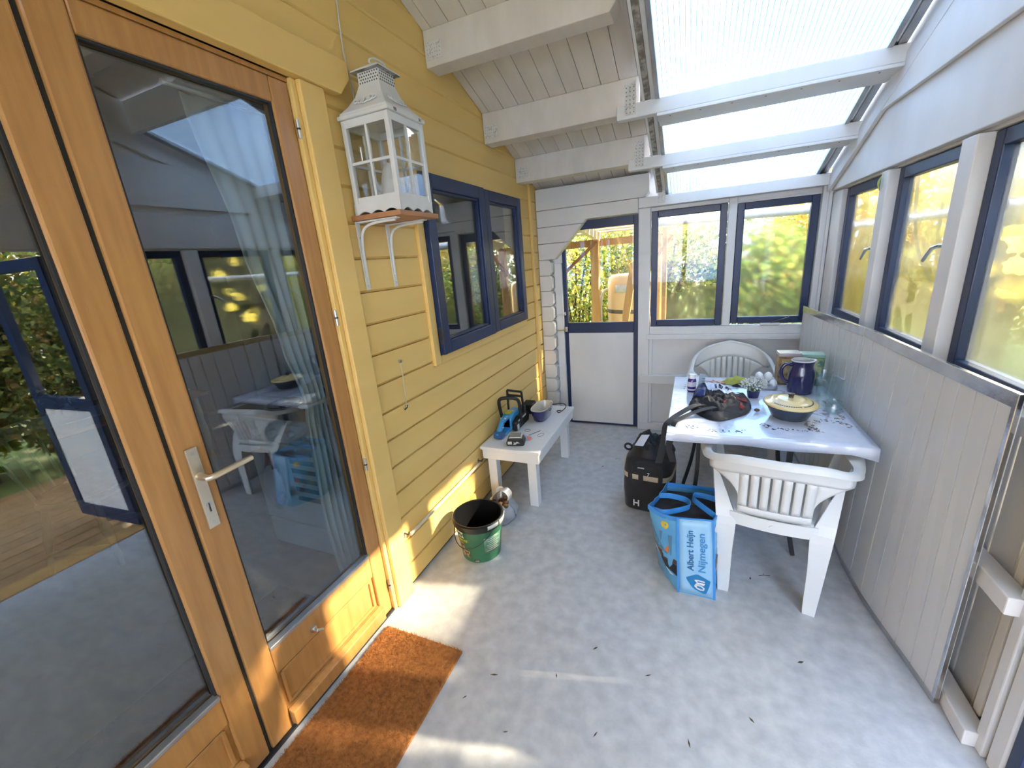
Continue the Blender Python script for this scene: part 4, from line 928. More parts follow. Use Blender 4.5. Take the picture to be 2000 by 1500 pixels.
# carrier bag with walnuts
pb = thing('carrier_bag', 'white plastic carrier bag of chestnuts slumped behind the bucket', 'bag', (0.205, 2.10, 0))
cf = crumple(9, 0.010)
def sack(u, v):
    a = 2 * PI * u; r = 0.088 + 0.018 * math.sin(PI * min(1, v * 1.2)) - 0.030 * max(0, v - 0.7) / 0.3; r *= 1 + 0.05 * math.sin(5 * a + 9 * v) + 0.04 * math.sin(2 * a)
    up = 0.115 + 0.05 * max(0, math.cos(a - 2.2)); c = cf(4 * u * 6.28, 8 * v)
    return Vector((0.95 * r * math.cos(a) + c * 0.4, 1.1 * r * math.sin(a) + c * 0.4, up * v))
build(MB().grid(sack, 40, 12), 'film', 'film', pb, smooth=True, solid=0.001)
build(MB().strap(spline([(-0.02, 0.03, 0.12), (-0.01, 0.02, 0.175), (0.03, 0.02, 0.200), (0.055, 0.03, 0.165), (0.045, 0.04, 0.12)], 7), 0.045, 0.003, (0.3, 1, 0.2)), 'handle_loop', 'film', pb, smooth=True)
build(MB().grid(lambda u, v: Vector((-0.06 + 0.10 * u, 0.05 + 0.02 * math.sin(3 * u), 0.09 + 0.10 * v * math.sin(PI * min(1, 0.25 + 0.7 * u)))), 10, 6), 'handle_flap', 'film', pb, smooth=True, solid=0.001)
for i in range(9):
    a = i * 2.4; r = 0.0 if i == 0 else (0.036 if i < 5 else 0.056); a = 0.4 + i * (PI / 2 if i < 5 else PI * 2 / 4.3); w_ = tag(build(MB().ball((0, 0, 0), 0.017, 0.016, 0.015, 10, 7), 'chestnut', 'walnut', None, smooth=True), 'brown chestnut inside the white plastic carrier bag', 'nut', 'chestnuts in the carrier bag')
    w_.location = (0.205 + r * math.cos(a), 2.10 + r * math.sin(a), 0.102 + 0.004 * (i % 3)); w_.rotation_euler = (0, 0, rnd.random() * 3)

# ---------------- doormat
dm = thing('doormat', 'orange brown coir doormat in front of the glazed door', 'doormat', (0.245, 0.70, 0))
bx('backing', 'coir', dm, -0.203, 0.203, -0.46, 0.445, 0.0, 0.012, 0.003)
g = np.random.default_rng(5); n = 26000
p = np.stack([g.uniform(-0.203, 0.203, n), g.uniform(-0.46, 0.447, n), np.full(n, 0.011)], 1); lean = g.normal(size=(n, 2)) * 0.0055; hgt = g.uniform(0.006, 0.013, n)
sd = g.normal(size=(n, 2)); sd /= np.linalg.norm(sd, axis=1)[:, None]; sd *= 0.0011
v = np.empty((n, 3, 3)); v[:, 0] = p; v[:, 0, :2] += sd; v[:, 1] = p; v[:, 1, :2] -= sd; v[:, 2] = p; v[:, 2, :2] += lean; v[:, 2, 2] += hgt
me = bpy.data.meshes.new('coir_pile'); me.vertices.add(n * 3); me.vertices.foreach_set('co', v.reshape(-1)); me.loops.add(n * 3); me.loops.foreach_set('vertex_index', np.arange(n * 3, dtype=np.int32))
me.polygons.add(n); me.polygons.foreach_set('loop_start', (np.arange(n) * 3).astype(np.int32)); me.update(calc_edges=True); me.materials.append(MATS['coir'])
po = bpy.data.objects.new('coir_pile', me); COL.objects.link(po); po.parent = dm; po['kind'] = 'stuff'

# ---------------- lantern, shelf
sh = thing('bracket_shelf', 'small wooden shelf on two white brackets below the lantern', 'shelf', (0.0, 1.565, 1.81))
bx('shelf_board', 'shelf_wood', sh, 0.001, 0.248, -0.138, 0.135, 0.004, 0.024, 0.003)
for y in (-0.112, 0.078):
    b_ = bx('bracket', 'lantern_white', sh, 0.001, 0.006, y - 0.013, y + 0.013, -0.275, 0.004, 0.004)
    bx('bracket_arm', 'lantern_white', b_, 0.006, 0.215, y - 0.013, y + 0.013, -0.003, 0.003, 0.002)
    build(MB().tube(spline([(0.008, y, -0.22), (0.012, y, -0.09), (0.030, y, -0.032), (0.085, y, -0.010), (0.20, y, -0.006)], 6), 0.0055, 8), 'bracket_rib', 'lantern_white', b_, smooth=True)
    for z in (-0.255, -0.06): build(MB().tube([(0.006, y, z), (0.0078, y, z)], 0.004, 8), 'screw', 'steel', b_, smooth=True)
ln = thing('lantern', 'large white wooden lantern with pointed metal roof on the bracket shelf', 'lantern', (0.126, 1.560, 1.8345))
hb = 0.104; zt = 0.345
bx('base_board', 'lantern_white', ln, -hb - 0.010, hb + 0.010, -hb - 0.010, hb + 0.010, 0.018, 0.030, 0.002)
for i in range(4):                                        # scalloped skirts
    pts = [(-hb - 0.012, 0.0), (-hb - 0.012, 0.044), (hb + 0.012, 0.044), (hb + 0.012, 0.0), (hb - 0.004, 0.0)]
    nsc = 3; wv_ = (2 * hb - 0.008) / nsc
    for k in range(nsc):
        xa = hb - 0.004 - k * wv_
        for t in range(1, 7): pts.append((xa - wv_ * t / 6, 0.012 * math.sin(PI * t / 6) if t < 6 else 0.0))
    mb = MB().prism(pts, 'y', -hb - 0.012, -hb - 0.004); mb.xf(Matrix.Rotation(i * PI / 2, 4, 'Z')); build(mb, 'skirt', 'lantern_white', ln)
for sx in (-1, 1):
    for sy in (-1, 1): bx('corner_post', 'lantern_white', ln, sx * hb - 0.010, sx * hb + 0.010, sy * hb - 0.010, sy * hb + 0.010, 0.030, zt, 0.002)
for i in range(4):
    M_ = Matrix.Rotation(i * PI / 2, 4, 'Z')
    build(MB().box(-hb + 0.010, hb - 0.010, -hb - 0.007, -hb + 0.007, zt - 0.028, zt).xf(M_), 'frame_rail', 'lantern_white', ln)
    fc = build(MB().box(-hb + 0.010, hb - 0.010, -hb - 0.007, -hb + 0.007, 0.044, 0.066).xf(M_), 'frame_rail', 'lantern_white', ln)
    build(MB().box(-0.005, 0.005, -hb - 0.005, -hb + 0.005, 0.066, zt - 0.028).xf(M_), 'glazing_bar', 'lantern_white', fc)
    build(MB().box(-hb + 0.010, hb - 0.010, -hb - 0.0045, -hb + 0.0045, 0.186, 0.196).xf(M_), 'glazing_bar', 'lantern_white', fc)
    build(MB().box(-hb + 0.010, hb - 0.010, -hb - 0.001, -hb + 0.001, 0.066, zt - 0.028).xf(M_), 'pane', 'lantern_pane', fc)
bx('eave', 'lantern_white', ln, -0.122, 0.122, -0.122, 0.122, zt + 0.001, zt + 0.016, 0.003); bx('eave_moulding', 'lantern_white', ln, -0.114, 0.114, -0.114, 0.114, zt + 0.016, zt + 0.026, 0.003)
def sq(h, z): return [(-h, -h, z), (h, -h, z), (h, h, z), (-h, h, z)]
build(MB().loft([sq(0.110, zt + 0.026), sq(0.086, zt + 0.052), sq(0.064, zt + 0.085), sq(0.054, zt + 0.112), sq(0.050, zt + 0.124)], True, True), 'metal_roof', 'lantern_white', ln)
cl = build(MB().loft([sq(0.049, zt + 0.124), sq(0.049, zt + 0.168)], True, True), 'pierced_collar', 'lantern_white', ln)
mb = MB()
for i in range(4):
    q = MB()
    for a in range(8):
        for b in range(4):
            x = -0.040 + a * 0.0114 + (0.0057 if b % 2 else 0); q.tube([(x, -0.0487, zt + 0.131 + b * 0.0100), (x, -0.0499, zt + 0.131 + b * 0.0100)], 0.0031, 6)
    q.xf(Matrix.Rotation(i * PI / 2, 4, 'Z')); mb.add(q.v, q.f)
build(mb, 'holes', 'nail', cl)
build(MB().loft([sq(0.068, zt + 0.168), sq(0.066, zt + 0.173), sq(0.020, zt + 0.200), sq(0.006, zt + 0.206)], True, True), 'cap', 'lantern_white', ln)
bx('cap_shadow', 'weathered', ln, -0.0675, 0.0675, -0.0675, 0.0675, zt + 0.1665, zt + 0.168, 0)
build(MB().tube([(0.0 + 0.010 * math.cos(a), 0.034 * math.cos(a) * 1.0 + 0.02, zt + 0.196 + 0.030 * (0.5 + 0.5 * math.sin(a))) for a in [2 * PI * k / 24 for k in range(24)]], 0.004, 6, closed=True), 'carry_ring', 'lantern_white', ln, smooth=True)
for i in range(4):                                        # pressed scrolls on the roof slopes
    mb = MB()
    for (cx, r) in ((-0.022, 0.015), (0.022, 0.015), (0.0, 0.019), (-0.042, 0.009), (0.042, 0.009)):
        pts = []
        for k in range(14):
            a = 2 * PI * k / 14; x = cx + r * math.cos(a); v_ = 0.42 + r * math.sin(a) / 0.075; h_ = 0.086 - 0.022 * (v_ - 0.0) ** 0.9 * 1.0 if v_ > 0 else 0.086
            pts.append((x, -(0.098 - 0.040 * v_) - 0.004, zt + 0.040 + 0.052 * v_))
        mb.tube(pts, 0.0030, 5, closed=True)
    mb.xf(Matrix.Rotation(i * PI / 2, 4, 'Z')); build(mb, 'scroll_relief', 'lantern_white', ln, smooth=True)
for (sx, y) in ((0.121, -0.075), (0.121, 0.085)): bx('clasp', 'weathered', ln, sx, sx + 0.002, y - 0.008, y + 0.008, zt + 0.003, zt + 0.014, 0)
cdl = thing('candle', 'white cone shaped candle inside the lantern', 'candle', (0.126, 1.560, 1.866))
build(MB().lathe([(0.0, 0.0), (0.058, 0.0), (0.056, 0.02), (0.036, 0.12), (0.018, 0.165), (0.0, 0.17)], 24), 'wax', 'lantern_white', cdl, smooth=True); build(MB().tube([(0, 0, 0.168), (0, 0.001, 0.182)], 0.0015, 6), 'wick', 'ink', cdl)
tag(build(MB().tube(spline([(0.006, 1.552, 2.76), (0.006, 1.548, 2.62), (0.007, 1.537, 2.45), (0.008, 1.552, 2.33), (0.008, 1.556, 2.18)], 6), 0.0032, 6), 'cable', 'cord_white', None, smooth=True), 'thin white cable running down the yellow wall behind the lantern', 'cable')

# ---------------- rod and cord hooks on the yellow wall
rd = thing('wall_rod', 'cream wooden rod held by small dark hooks low on the yellow wall', 'rod', (0.0, 1.80, 0.315))
build(MB().tube([(0.022, -0.375, -0.004), (0.022, 0.395, 0.004)], 0.0095, 10), 'rod', 'cord_cream', rd, smooth=True)
for y in (-0.395, 0.425):
    hk = build(MB().tube([(0.001, y, 0.012), (0.03, y, 0.010), (0.034, y, 0.025)], 0.004, 6), 'hook', 'dark_metal', rd, smooth=True); bx('hook_plate', 'weathered', hk, 0.0005, 0.003, y - 0.009, y + 0.009, -0.022, 0.024, 0.001)
ck = thing('cord_hook', 'thin cord stretched between two small hooks on the yellow wall', 'cord', (0.0, 1.57, 0.95))
build(MB().tube([(0.012, 0.008, 0.230), (0.012, 0.002, 0.11), (0.012, -0.004, 0.002)], 0.0022, 6), 'cord', 'cord_cream', ck, smooth=True)
k1 = build(MB().tube([(0.001, 0.008, 0.234), (0.014, 0.008, 0.234)], 0.008, 10), 'hook', 'steel', ck, smooth=True); k2 = build(MB().tube([(0.012, -0.020, -0.006), (0.013, 0.0, 0.0), (0.012, 0.006, 0.008), (0.001, 0.004, 0.004)], 0.0035, 6), 'hook', 'dark_metal', ck, smooth=True)
# ================================================================ ON AND UNDER THE TABLE
# pitcher
pt = thing('pitcher', 'tall dark blue glazed pitcher with a pouring lip on the table', 'pitcher', (1.900, 2.775, ZT))
def lip(mb, z0, amt):
    mb.v = [(x + (amt * max(0, (z - z0) / (0.197 - z0)) * max(0.0, x / 0.06) ** 6 if z > z0 else 0), y * (1 - 0.10 * (max(0.0, x / 0.06) ** 6 if z > z0 else 0)), z) for x, y, z in mb.v]; return mb
build(lip(MB().lathe([(0.0, 0.0), (0.060, 0.0), (0.064, 0.006), (0.066, 0.05), (0.067, 0.10), (0.064, 0.128), (0.055, 0.150), (0.0535, 0.172), (0.056, 0.190)], 40), 0.165, 0.018), 'body', 'cobalt', pt, smooth=True)
build(lip(MB().lathe([(0.0565, 0.189), (0.0575, 0.194), (0.0545, 0.197), (0.0505, 0.192), (0.050, 0.172), (0.052, 0.150), (0.060, 0.128), (0.060, 0.03), (0.0, 0.02)], 40), 0.165, 0.018), 'rim_and_inside', 'glaze_grey', pt, smooth=True)
build(MB().tube(spline([(-0.050, 0, 0.165), (-0.078, -0.002, 0.170), (-0.100, -0.004, 0.145), (-0.100, -0.004, 0.105), (-0.083, -0.003, 0.070), (-0.062, -0.001, 0.060)], 6), 0.0105, 10), 'handle', 'cobalt', pt, smooth=True)
# casserole
cs_ = thing('casserole', 'oval dark casserole with cream yellow lid on the table', 'casserole', (1.778, 2.352, ZT), R(12))
ax_, ay_ = 0.112, 0.130
def el(k, z, n=48): return [(ax_ * k * math.cos(2 * PI * i / n), ay_ * k * math.sin(2 * PI * i / n), z) for i in range(n)]
build(MB().loft([el(0.02, 0.0), el(0.62, 0.0), el(0.70, 0.006), el(0.84, 0.040), el(0.90, 0.060), el(0.97, 0.062), el(0.98, 0.069), el(0.88, 0.069), el(0.80, 0.04), el(0.6, 0.008), el(0.02, 0.008)], True, True), 'dish', 'iron_blue', cs_, smooth=True)
ld = build(MB().loft([el(0.95, 0.070), el(1.03, 0.071), el(1.035, 0.076), el(0.98, 0.081), el(0.80, 0.085), el(0.76, 0.089), el(0.72, 0.090), el(0.55, 0.094), el(0.52, 0.098), el(0.47, 0.099), el(0.2, 0.102), el(0.02, 0.103)], True, True), 'lid', 'lid_yellow', cs_, smooth=True, angle=60)
build(MB().lathe([(0.0, 0.0), (0.012, 0.0), (0.010, 0.008), (0.014, 0.016), (0.016, 0.022), (0.0, 0.024)], 20, (0, 0, 0.101)), 'knob', 'knob_brown', ld, smooth=True)
mb = MB()
for i in range(26):
    a = R(200) + R(150) * i / 25; x, y = ax_ * 0.80 * math.cos(a), ay_ * 0.80 * math.sin(a)
    if i == 13: continue
    d_ = Vector((-ax_ * math.sin(a), ay_ * math.cos(a), 0)).normalized(); q = d_ * 0.0035; c_ = Vector((x, y, 0.0862)); w_ = Vector((math.cos(a), math.sin(a), -0.25)) * 0.004
    mb.add([c_ - q - w_, c_ + q - w_, c_ + q + w_, c_ - q + w_, c_ - q - w_ - Vector((0, 0, .002)), c_ + q - w_ - Vector((0, 0, .002)), c_ + q + w_ - Vector((0, 0, .002)), c_ - q + w_ - Vector((0, 0, .002))], [(0, 1, 2, 3), (7, 6, 5, 4), (0, 4, 5, 1), (1, 5, 6, 2), (2, 6, 7, 3), (3, 7, 4, 0)])
build(mb, 'relief_marks', 'knob_brown', ld, kind='stuff')
# tins
def tin(label, loc, rz, w, d, h, body, lidm, panel):
    o = thing('tea_tin', label, 'tin', loc, rz, 'square tins behind the pitcher')
    bx('body', body, o, -w, w, -d, d, 0.0, h - 0.024, 0.004); l = bx('lid', lidm, o, -w - 0.001, w + 0.001, -d - 0.001, d + 0.001, h - 0.024, h, 0.004)
    bx('picture', panel, o, -w + 0.014, w - 0.014, -d - 0.0012, -d - 0.0002, 0.014, h - 0.038, 0); return o
tin('brown square tin with pale lid behind the blue pitcher', (1.862, 2.955, ZT), R(2), 0.058, 0.045, 0.203, 'tin_brown', 'tin_lid', 'tin_panel')
tin('green square tin with pale green lid behind the blue pitcher', (1.984, 2.955, ZT), R(-3), 0.058, 0.043, 0.196, 'tin_green', 'tin_lid_green', 'tin_panel_green')
# glassware
gv = thing('square_vase', 'square clear glass vase at the screen side of the table', 'vase', (1.992, 2.575, ZT), R(16))
build(MB().loft([[(x, y, z) for x, y in ((-s_, -s_), (s_, -s_), (s_, s_), (-s_, s_))] for s_, z in ((0.042, 0.0), (0.047, 0.145), (0.043, 0.145), (0.037, 0.014))], True, True), 'glass_wall', 'glassware', gv, bevel=0.003)
gj = thing('glass_jar', 'low round glass jar in front of the square vase', 'jar', (1.985, 2.448, ZT))
build(MB().lathe([(0.0, 0.0), (0.034, 0.0), (0.038, 0.006), (0.038, 0.046), (0.033, 0.052), (0.035, 0.062), (0.031, 0.062), (0.030, 0.05), (0.034, 0.044), (0.034, 0.010), (0.0, 0.008)], 32), 'glass_wall', 'glassware', gj, smooth=True)
gg = thing('stem_glass', 'clear drinking glass with a flared rim beside the pitcher', 'glass', (1.998, 2.735, ZT))
build(MB().lathe([(0.0, 0.0), (0.026, 0.0), (0.028, 0.01), (0.034, 0.10), (0.041, 0.140), (0.039, 0.140), (0.032, 0.10), (0.025, 0.014), (0.0, 0.012)], 32), 'glass_wall', 'glassware', gg, smooth=True)
cd = thing('trivet', 'small patterned triangular trivet beside the glass jar', 'trivet', (1.935, 2.425, ZT - 0.0005), R(-8))
build(flat(MB(), [(-0.055, -0.01), (0.0, -0.048), (0.035, -0.055), (0.010, 0.045), (-0.012, 0.052)], 0.005), 'plate', 'card', cd, bevel=0.001)
# eggs in a tray
et = thing('egg_tray', 'clear plastic tray under the white eggs on the table', 'tray', (1.722, 2.842, ZT))
build(MB().loft([oval(0.072, 0.048, 0.0, 4), oval(0.078, 0.053, 0.022, 4), oval(0.076, 0.051, 0.022, 4), oval(0.070, 0.046, 0.003, 4)], True, True), 'tray_wall', 'film', et, smooth=True)
for (i, (x, y, z)) in enumerate([(-0.049, -0.0235, 0.0295), (0.0, -0.0235, 0.0295), (0.049, -0.0235, 0.0295), (-0.049, 0.0235, 0.0295), (0.0, 0.0235, 0.0295), (0.049, 0.0235, 0.0295), (-0.0245, 0.0, 0.069), (0.0245, 0.0, 0.069)]):
    e = tag(build(MB().lathe([(0.0, -0.0255), (0.012, -0.0235), (0.0205, -0.012), (0.023, 0.0), (0.0215, 0.013), (0.0145, 0.024), (0.006, 0.0295), (0.0, 0.030)], 20), 'egg', 'egg', None, smooth=True), 'white egg in the lower layer of the clear tray' if i < 6 else ('white egg on top of the pile, nearer the flowers' if i == 6 else 'white egg on top of the pile, nearer the tins'), 'egg', 'eggs in the tray')
    e.location = (1.722 + x, 2.842 + y, ZT + z); e.rotation_euler = (0, 0, i)
# gypsophila
fl = thing('flower_pot', 'dark pot of tiny white flowers on the table', 'flowers', (1.648, 2.640, ZT))
build(MB().lathe([(0.0, 0.0), (0.028, 0.0), (0.036, 0.045), (0.032, 0.045), (0.026, 0.006), (0.0, 0.005)], 24), 'pot', 'cobalt', fl, smooth=True)
mb = MB(); ms = MB(); q = random.Random(11)
for i in range(190):
    a = q.uniform(0, 2 * PI); c = q.uniform(-0.35, 1); s_ = math.sqrt(1 - c * c); r = 0.062 * q.uniform(0.7, 1.08); p = Vector((r * s_ * math.cos(a) * 1.15, r * s_ * math.sin(a), 0.075 + 0.048 * c * q.uniform(0.7, 1)))
    k = q.uniform(0.0045, 0.0075); t = Matrix.Rotation(q.uniform(0, 6), 3, 'Z') @ Matrix.Rotation(q.uniform(0, 1.4), 3, 'X')
    vs = [t @ Vector(v_) * k + p for v_ in ((0, 0, -0.5), (1, 0, 0.2), (0.31, 0.95, 0.2), (-0.81, 0.59, 0.2), (-0.81, -0.59, 0.2), (0.31, -0.95, 0.2))]
    mb.add(vs, [(0, 1, 2), (0, 2, 3), (0, 3, 4), (0, 4, 5), (0, 5, 1), (1, 5, 4, 3, 2)])
    if i % 6 == 0: ms.tube([(0, 0, 0.03), tuple(p)], 0.0009, 4)
build(mb, 'blossoms', 'petal', fl, kind='stuff'); build(ms, 'stems', 'stem', fl, kind='stuff')
# pill bottle
pbt = thing('pill_bottle', 'purple pill bottle with white cap at the corner of the table', 'bottle', (1.318, 2.705, ZT))
build(MB().lathe([(0.0, 0.0), (0.024, 0.0), (0.0255, 0.004), (0.0255, 0.072), (0.021, 0.084), (0.017, 0.088), (0.0, 0.088)], 28), 'body', 'purple', pbt, smooth=True)
build(MB().lathe([(0.0, 0.086), (0.0215, 0.086), (0.0215, 0.108), (0.019, 0.111), (0.0, 0.111)], 28), 'cap', 'cap_white', pbt, smooth=True)
build(MB().lathe([(0.0258, 0.034), (0.0260, 0.035), (0.0260, 0.064), (0.0258, 0.065)], 28), 'label_band', 'pill_label', pbt, smooth=True); build(MB().lathe([(0.0258, 0.010), (0.0260, 0.011), (0.0260, 0.019), (0.0258, 0.020)], 28), 'label_band', 'pill_label', pbt, smooth=True)
# cloth, pegs, tag
lc = thing('lime_cloth', 'crumpled lime green cloth between the eggs and the clothes pegs', 'cloth', (1.575, 2.915, ZT))
cf = crumple(21, 0.016)
build(MB().grid(dome(0, 0, 0.085, 0.045, 0.040, cf, 1.6), 36, 10), 'fabric', 'lime_cloth', lc, smooth=True)
tag(build(MB().grid(dome(0, 0, 0.050, 0.022, 0.020, crumple(5, 0.008), 2), 24, 6), 'black_pouch', 'black_cloth', None, smooth=True), 'small dark crumpled pouch in front of the lime green cloth', 'pouch').location = (1.60, 2.842, ZT)
spots = [(1.43, 2.90, 0.3), (1.455, 2.87, 1.2), (1.475, 2.895, -0.5), (1.40, 2.87, 2.0), (1.50, 2.875, 0.9), (1.445, 2.835, 0.1), (1.415, 2.835, -0.9), (1.485, 2.845, 2.4)]
words = ['pink clothes peg nearest the lime green cloth', 'pink clothes peg at the pill bottle end of the heap', 'pink clothes peg in the middle of the heap', 'pink clothes peg nearest the black rucksack', 'pink clothes peg at the back of the heap', 'pink clothes peg lying crosswise in the heap', 'pink clothes peg with its jaws towards the bottle', 'dark red clothes peg in the heap of pink pegs']
for i, (x, y, r) in enumerate(spots):
    pgx = thing('clothes_peg', words[i], 'peg', (x, y, ZT + (0.0065 if i in (5, 1) else 0.0)), r, 'clothes pegs on the table'); m_ = 'peg_dark' if i == 7 else 'pink_peg'
    build(MB().prism([(-0.036, 0.0), (0.036, 0.0), (0.036, 0.004), (0.0, 0.006), (-0.036, 0.005)], 'y', -0.005, 0.005), 'lower_half', m_, pgx, bevel=0.001)
    build(MB().prism([(-0.036, 0.016), (0.0, 0.008), (0.036, 0.0045), (0.036, 0.008), (0.0, 0.012), (-0.036, 0.020)], 'y', -0.005, 0.005), 'upper_half', m_, pgx, bevel=0.001)
    build(MB().tube([(-0.002, -0.007, 0.008), (-0.002, 0.007, 0.008)], 0.004, 8), 'spring', 'steel', pgx, smooth=True)
gt = thing('label_tag', 'grey card tag standing up behind the pill bottle', 'tag', (1.375, 2.80, ZT), R(20))
build(MB().add([(-0.022, 0.0, 0.0), (0.018, 0.0, 0.0), (0.036, 0.03, 0.075), (-0.002, 0.03, 0.080), (-0.022, 0.002, 0.0), (0.018, 0.002, 0.0), (0.036, 0.032, 0.075), (-0.002, 0.032, 0.080)], [(0, 1, 2, 3), (7, 6, 5, 4), (0, 4, 5, 1), (1, 5, 6, 2), (2, 6, 7, 3), (3, 7, 4, 0)]), 'card', 'grey_tag', gt)
for k in range(3): build(MB().beam((0.002 + 0.004 * k, 0.0075 + 0.006 * k, 0.022 + 0.014 * k), (0.022 + 0.004 * k, 0.0075 + 0.006 * k, 0.020 + 0.014 * k), 0.002, 0.003), 'print_line', 'ink', gt)
nt_ = tag(build(MB().ball((0, 0, 0), 0.014, 0.011, 0.009, 12, 8), 'chestnut', 'walnut', None, smooth=True), 'single brown chestnut beside the casserole', 'nut'); nt_.location = (1.640, 2.395, ZT + 0.0085)

# ---------------- black drawstring rucksack lying on the table
rs = thing('rucksack', 'limp black drawstring rucksack with red stripes lying on the table', 'bag', (1.455, 2.440, ZT))
cf = crumple(36, 0.022)
outl = [(0.165, 0.0), (0.160, 0.10), (0.06, 0.20), (-0.04, 0.255), (-0.115, 0.20), (-0.135, 0.08), (-0.150, -0.04), (-0.10, -0.16), (-0.02, -0.225), (0.05, -0.19), (0.13, -0.10)]
oc = spline([(x, y, 0) for x, y in outl + outl[:1]], 6)
def ruck(u, v, lift=0.0):
    f = (u % 1.0) * (len(oc) - 1); i = min(int(f), len(oc) - 2); p = oc[i].lerp(oc[i + 1], f - i); k = 1 - v ** 2.2
    x, y = p.x * v, p.y * v
    ridge = 0.026 + 0.066 * max(0.0, min(1.0, (y + 0.20) / 0.36)) - 0.02 * max(0.0, (abs(x) - 0.08) / 0.1)
    fold = 0.010 * math.sin(38 * (x + 0.5 * y) + 5 * noise.noise((6 * x, 6 * y, 2.0)))
    return Vector((x, y, max(0.0012, (ridge + cf(26 * x, 26 * y) * 0.9 + fold) * k ** 0.42) + lift))
build(MB().grid(ruck, 90, 30), 'fabric', 'black_nylon', rs, smooth=True)
build(MB().grid(lambda a, b: ruck(0.10 + 0.24 * a, 0.30 + 0.42 * b, 0.003), 24, 16), 'printed_panel', 'pale_print', rs, smooth=True, solid=0.0008)
for (u0, u1, v0, v1, m_) in ((0.0, 0.055, 0.50, 0.86, 'red_cloth'), (0.90, 0.945, 0.74, 0.90, 'red_cloth'), (0.36, 0.47, 0.50, 0.90, 'navy_nylon'), (0.19, 0.225, 0.42, 0.62, 'black_print'), (0.24, 0.262, 0.44, 0.58, 'black_print'), (0.145, 0.17, 0.48, 0.60, 'black_print'), (0.82, 0.86, 0.30, 0.42, 'red_cloth')):
    build(MB().grid(lambda a, b: ruck(u0 + (u1 - u0) * a, v0 + (v1 - v0) * b, 0.0045), 10, 8), 'stripe' if m_ != 'black_print' else 'print_mark', m_, rs, smooth=True, solid=0.0008)
def rs_strap(pts, w):
    P_ = spline(pts, 7); sd = []
    for i, p in enumerate(P_):
        k = min(1.0, max(0.0, (0.004 - p.z) / 0.04)); sd.append(Vector((0.72, -0.65, 0.0)).lerp(Vector((1, 0.1, 0)), k))
    build(MB().strap(P_, w, 0.003, sd), 'strap', 'black_cloth', rs, smooth=True)
rs_strap([(-0.06, -0.06, 0.030), (-0.12, -0.10, 0.034), (-0.20, -0.20, 0.014), (-0.235, -0.285, 0.010), (-0.254, -0.322, -0.010), (-0.262, -0.332, -0.10), (-0.285, -0.330, -0.22)], 0.036)
rs_strap([(-0.02, -0.12, 0.040), (-0.11, -0.18, 0.030), (-0.19, -0.255, 0.012), (-0.215, -0.312, 0.010), (-0.225, -0.340, -0.03), (-0.235, -0.345, -0.12), (-0.215, -0.340, -0.20)], 0.030)

# ---------------- black sports bag on the floor with a jacket on top
sb_ = thing('sports_bag', 'black sports bag with white lettering standing under the table corner', 'bag', (1.09, 2.57, 0), R(-6))
def rr(hx, hy, z, p=4.5, n=40, sx=0, sy=0):
    return [(x + sx, y + sy, z) for x, y, _ in oval(hx, hy, z, p, n)]
build(MB().loft([rr(0.135, 0.150, 0.0), rr(0.145, 0.160, 0.012), rr(0.150, 0.166, 0.14), rr(0.147, 0.165, 0.27), rr(0.135, 0.150, 0.345), rr(0.10, 0.115, 0.365)], True, True), 'shell', 'black_cloth', sb_, smooth=True, angle=60)
build(MB().loft([rr(0.1515, 0.1675, 0.232), rr(0.1515, 0.1675, 0.258), rr(0.148, 0.1655, 0.262), rr(0.148, 0.1655, 0.228)], True, False, True), 'cream_band', 'cream_cloth', sb_, smooth=True)
for sgn in (-1, 1): build(MB().strap(spline([(sgn * 0.09, -0.170, 0.20), (sgn * 0.088, -0.164, 0.32), (sgn * 0.04, -0.158, 0.345), (0.0, -0.157, 0.350)], 6), 0.026, 0.004, (1, 0, 0)), 'carry_handle', 'black_cloth', sb_, smooth=True)
build(MB().add([(-0.1535, -0.12, 0.285), (-0.1535, -0.09, 0.290), (-0.150, 0.02, 0.335), (-0.150, -0.02, 0.335), (-0.145, -0.12, 0.285), (-0.145, -0.09, 0.290), (-0.142, 0.02, 0.335), (-0.142, -0.02, 0.335)], [(0, 1, 2, 3), (7, 6, 5, 4), (0, 4, 5, 1), (1, 5, 6, 2), (2, 6, 7, 3), (3, 7, 4, 0)]), 'cream_flash', 'cream_cloth', sb_)
for k in range(5):                                        # slanted white lettering strokes on the side
    y = -0.10 + 0.036 * k; build(MB().beam((-0.1535, y, 0.095 + 0.018 * k), (-0.1535, y + 0.012, 0.185 + 0.018 * k), 0.004, 0.010, (0, 1, 0)), 'letter_stroke', 'white_print', sb_)
text_mesh('letter', 'H', 0.060, 'white_print', sb_, Matrix.Translation((-0.075, -0.1665, 0.040)) @ Matrix.Rotation(PI / 2, 4, 'X'), 0.0012)
bx('buckle', 'steel', sb_, -0.045, -0.005, -0.172, -0.168, 0.31, 0.318, 0.001); bx('webbing', 'tool_black', sb_, -0.040, -0.010, -0.173, -0.1685, 0.21, 0.312, 0.001)
text_mesh('letter', '7', 0.030, 'white_print', sb_, Matrix.Translation((0.012, -0.1685, 0.265)) @ Matrix.Rotation(PI / 2, 4, 'X'), 0.0012)
jk = thing('jacket', 'crumpled black jacket with a white care label on the sports bag', 'jacket', (1.10, 2.58, 0.366), R(-6))
cf2 = crumple(44, 0.045)
build(MB().grid(dome(0, 0, 0.135, 0.150, 0.105, cf2, 2.4, 0.0), 48, 14), 'fabric', 'black_cloth', jk, smooth=True)
build(MB().strap(spline([(0.05, -0.05, 0.09), (0.09, -0.08, 0.14), (0.125, -0.06, 0.10), (0.115, 0.0, 0.06)], 6), 0.030, 0.003, (0.3, 0.8, 0.3)), 'strap', 'black_nylon', jk, smooth=True)
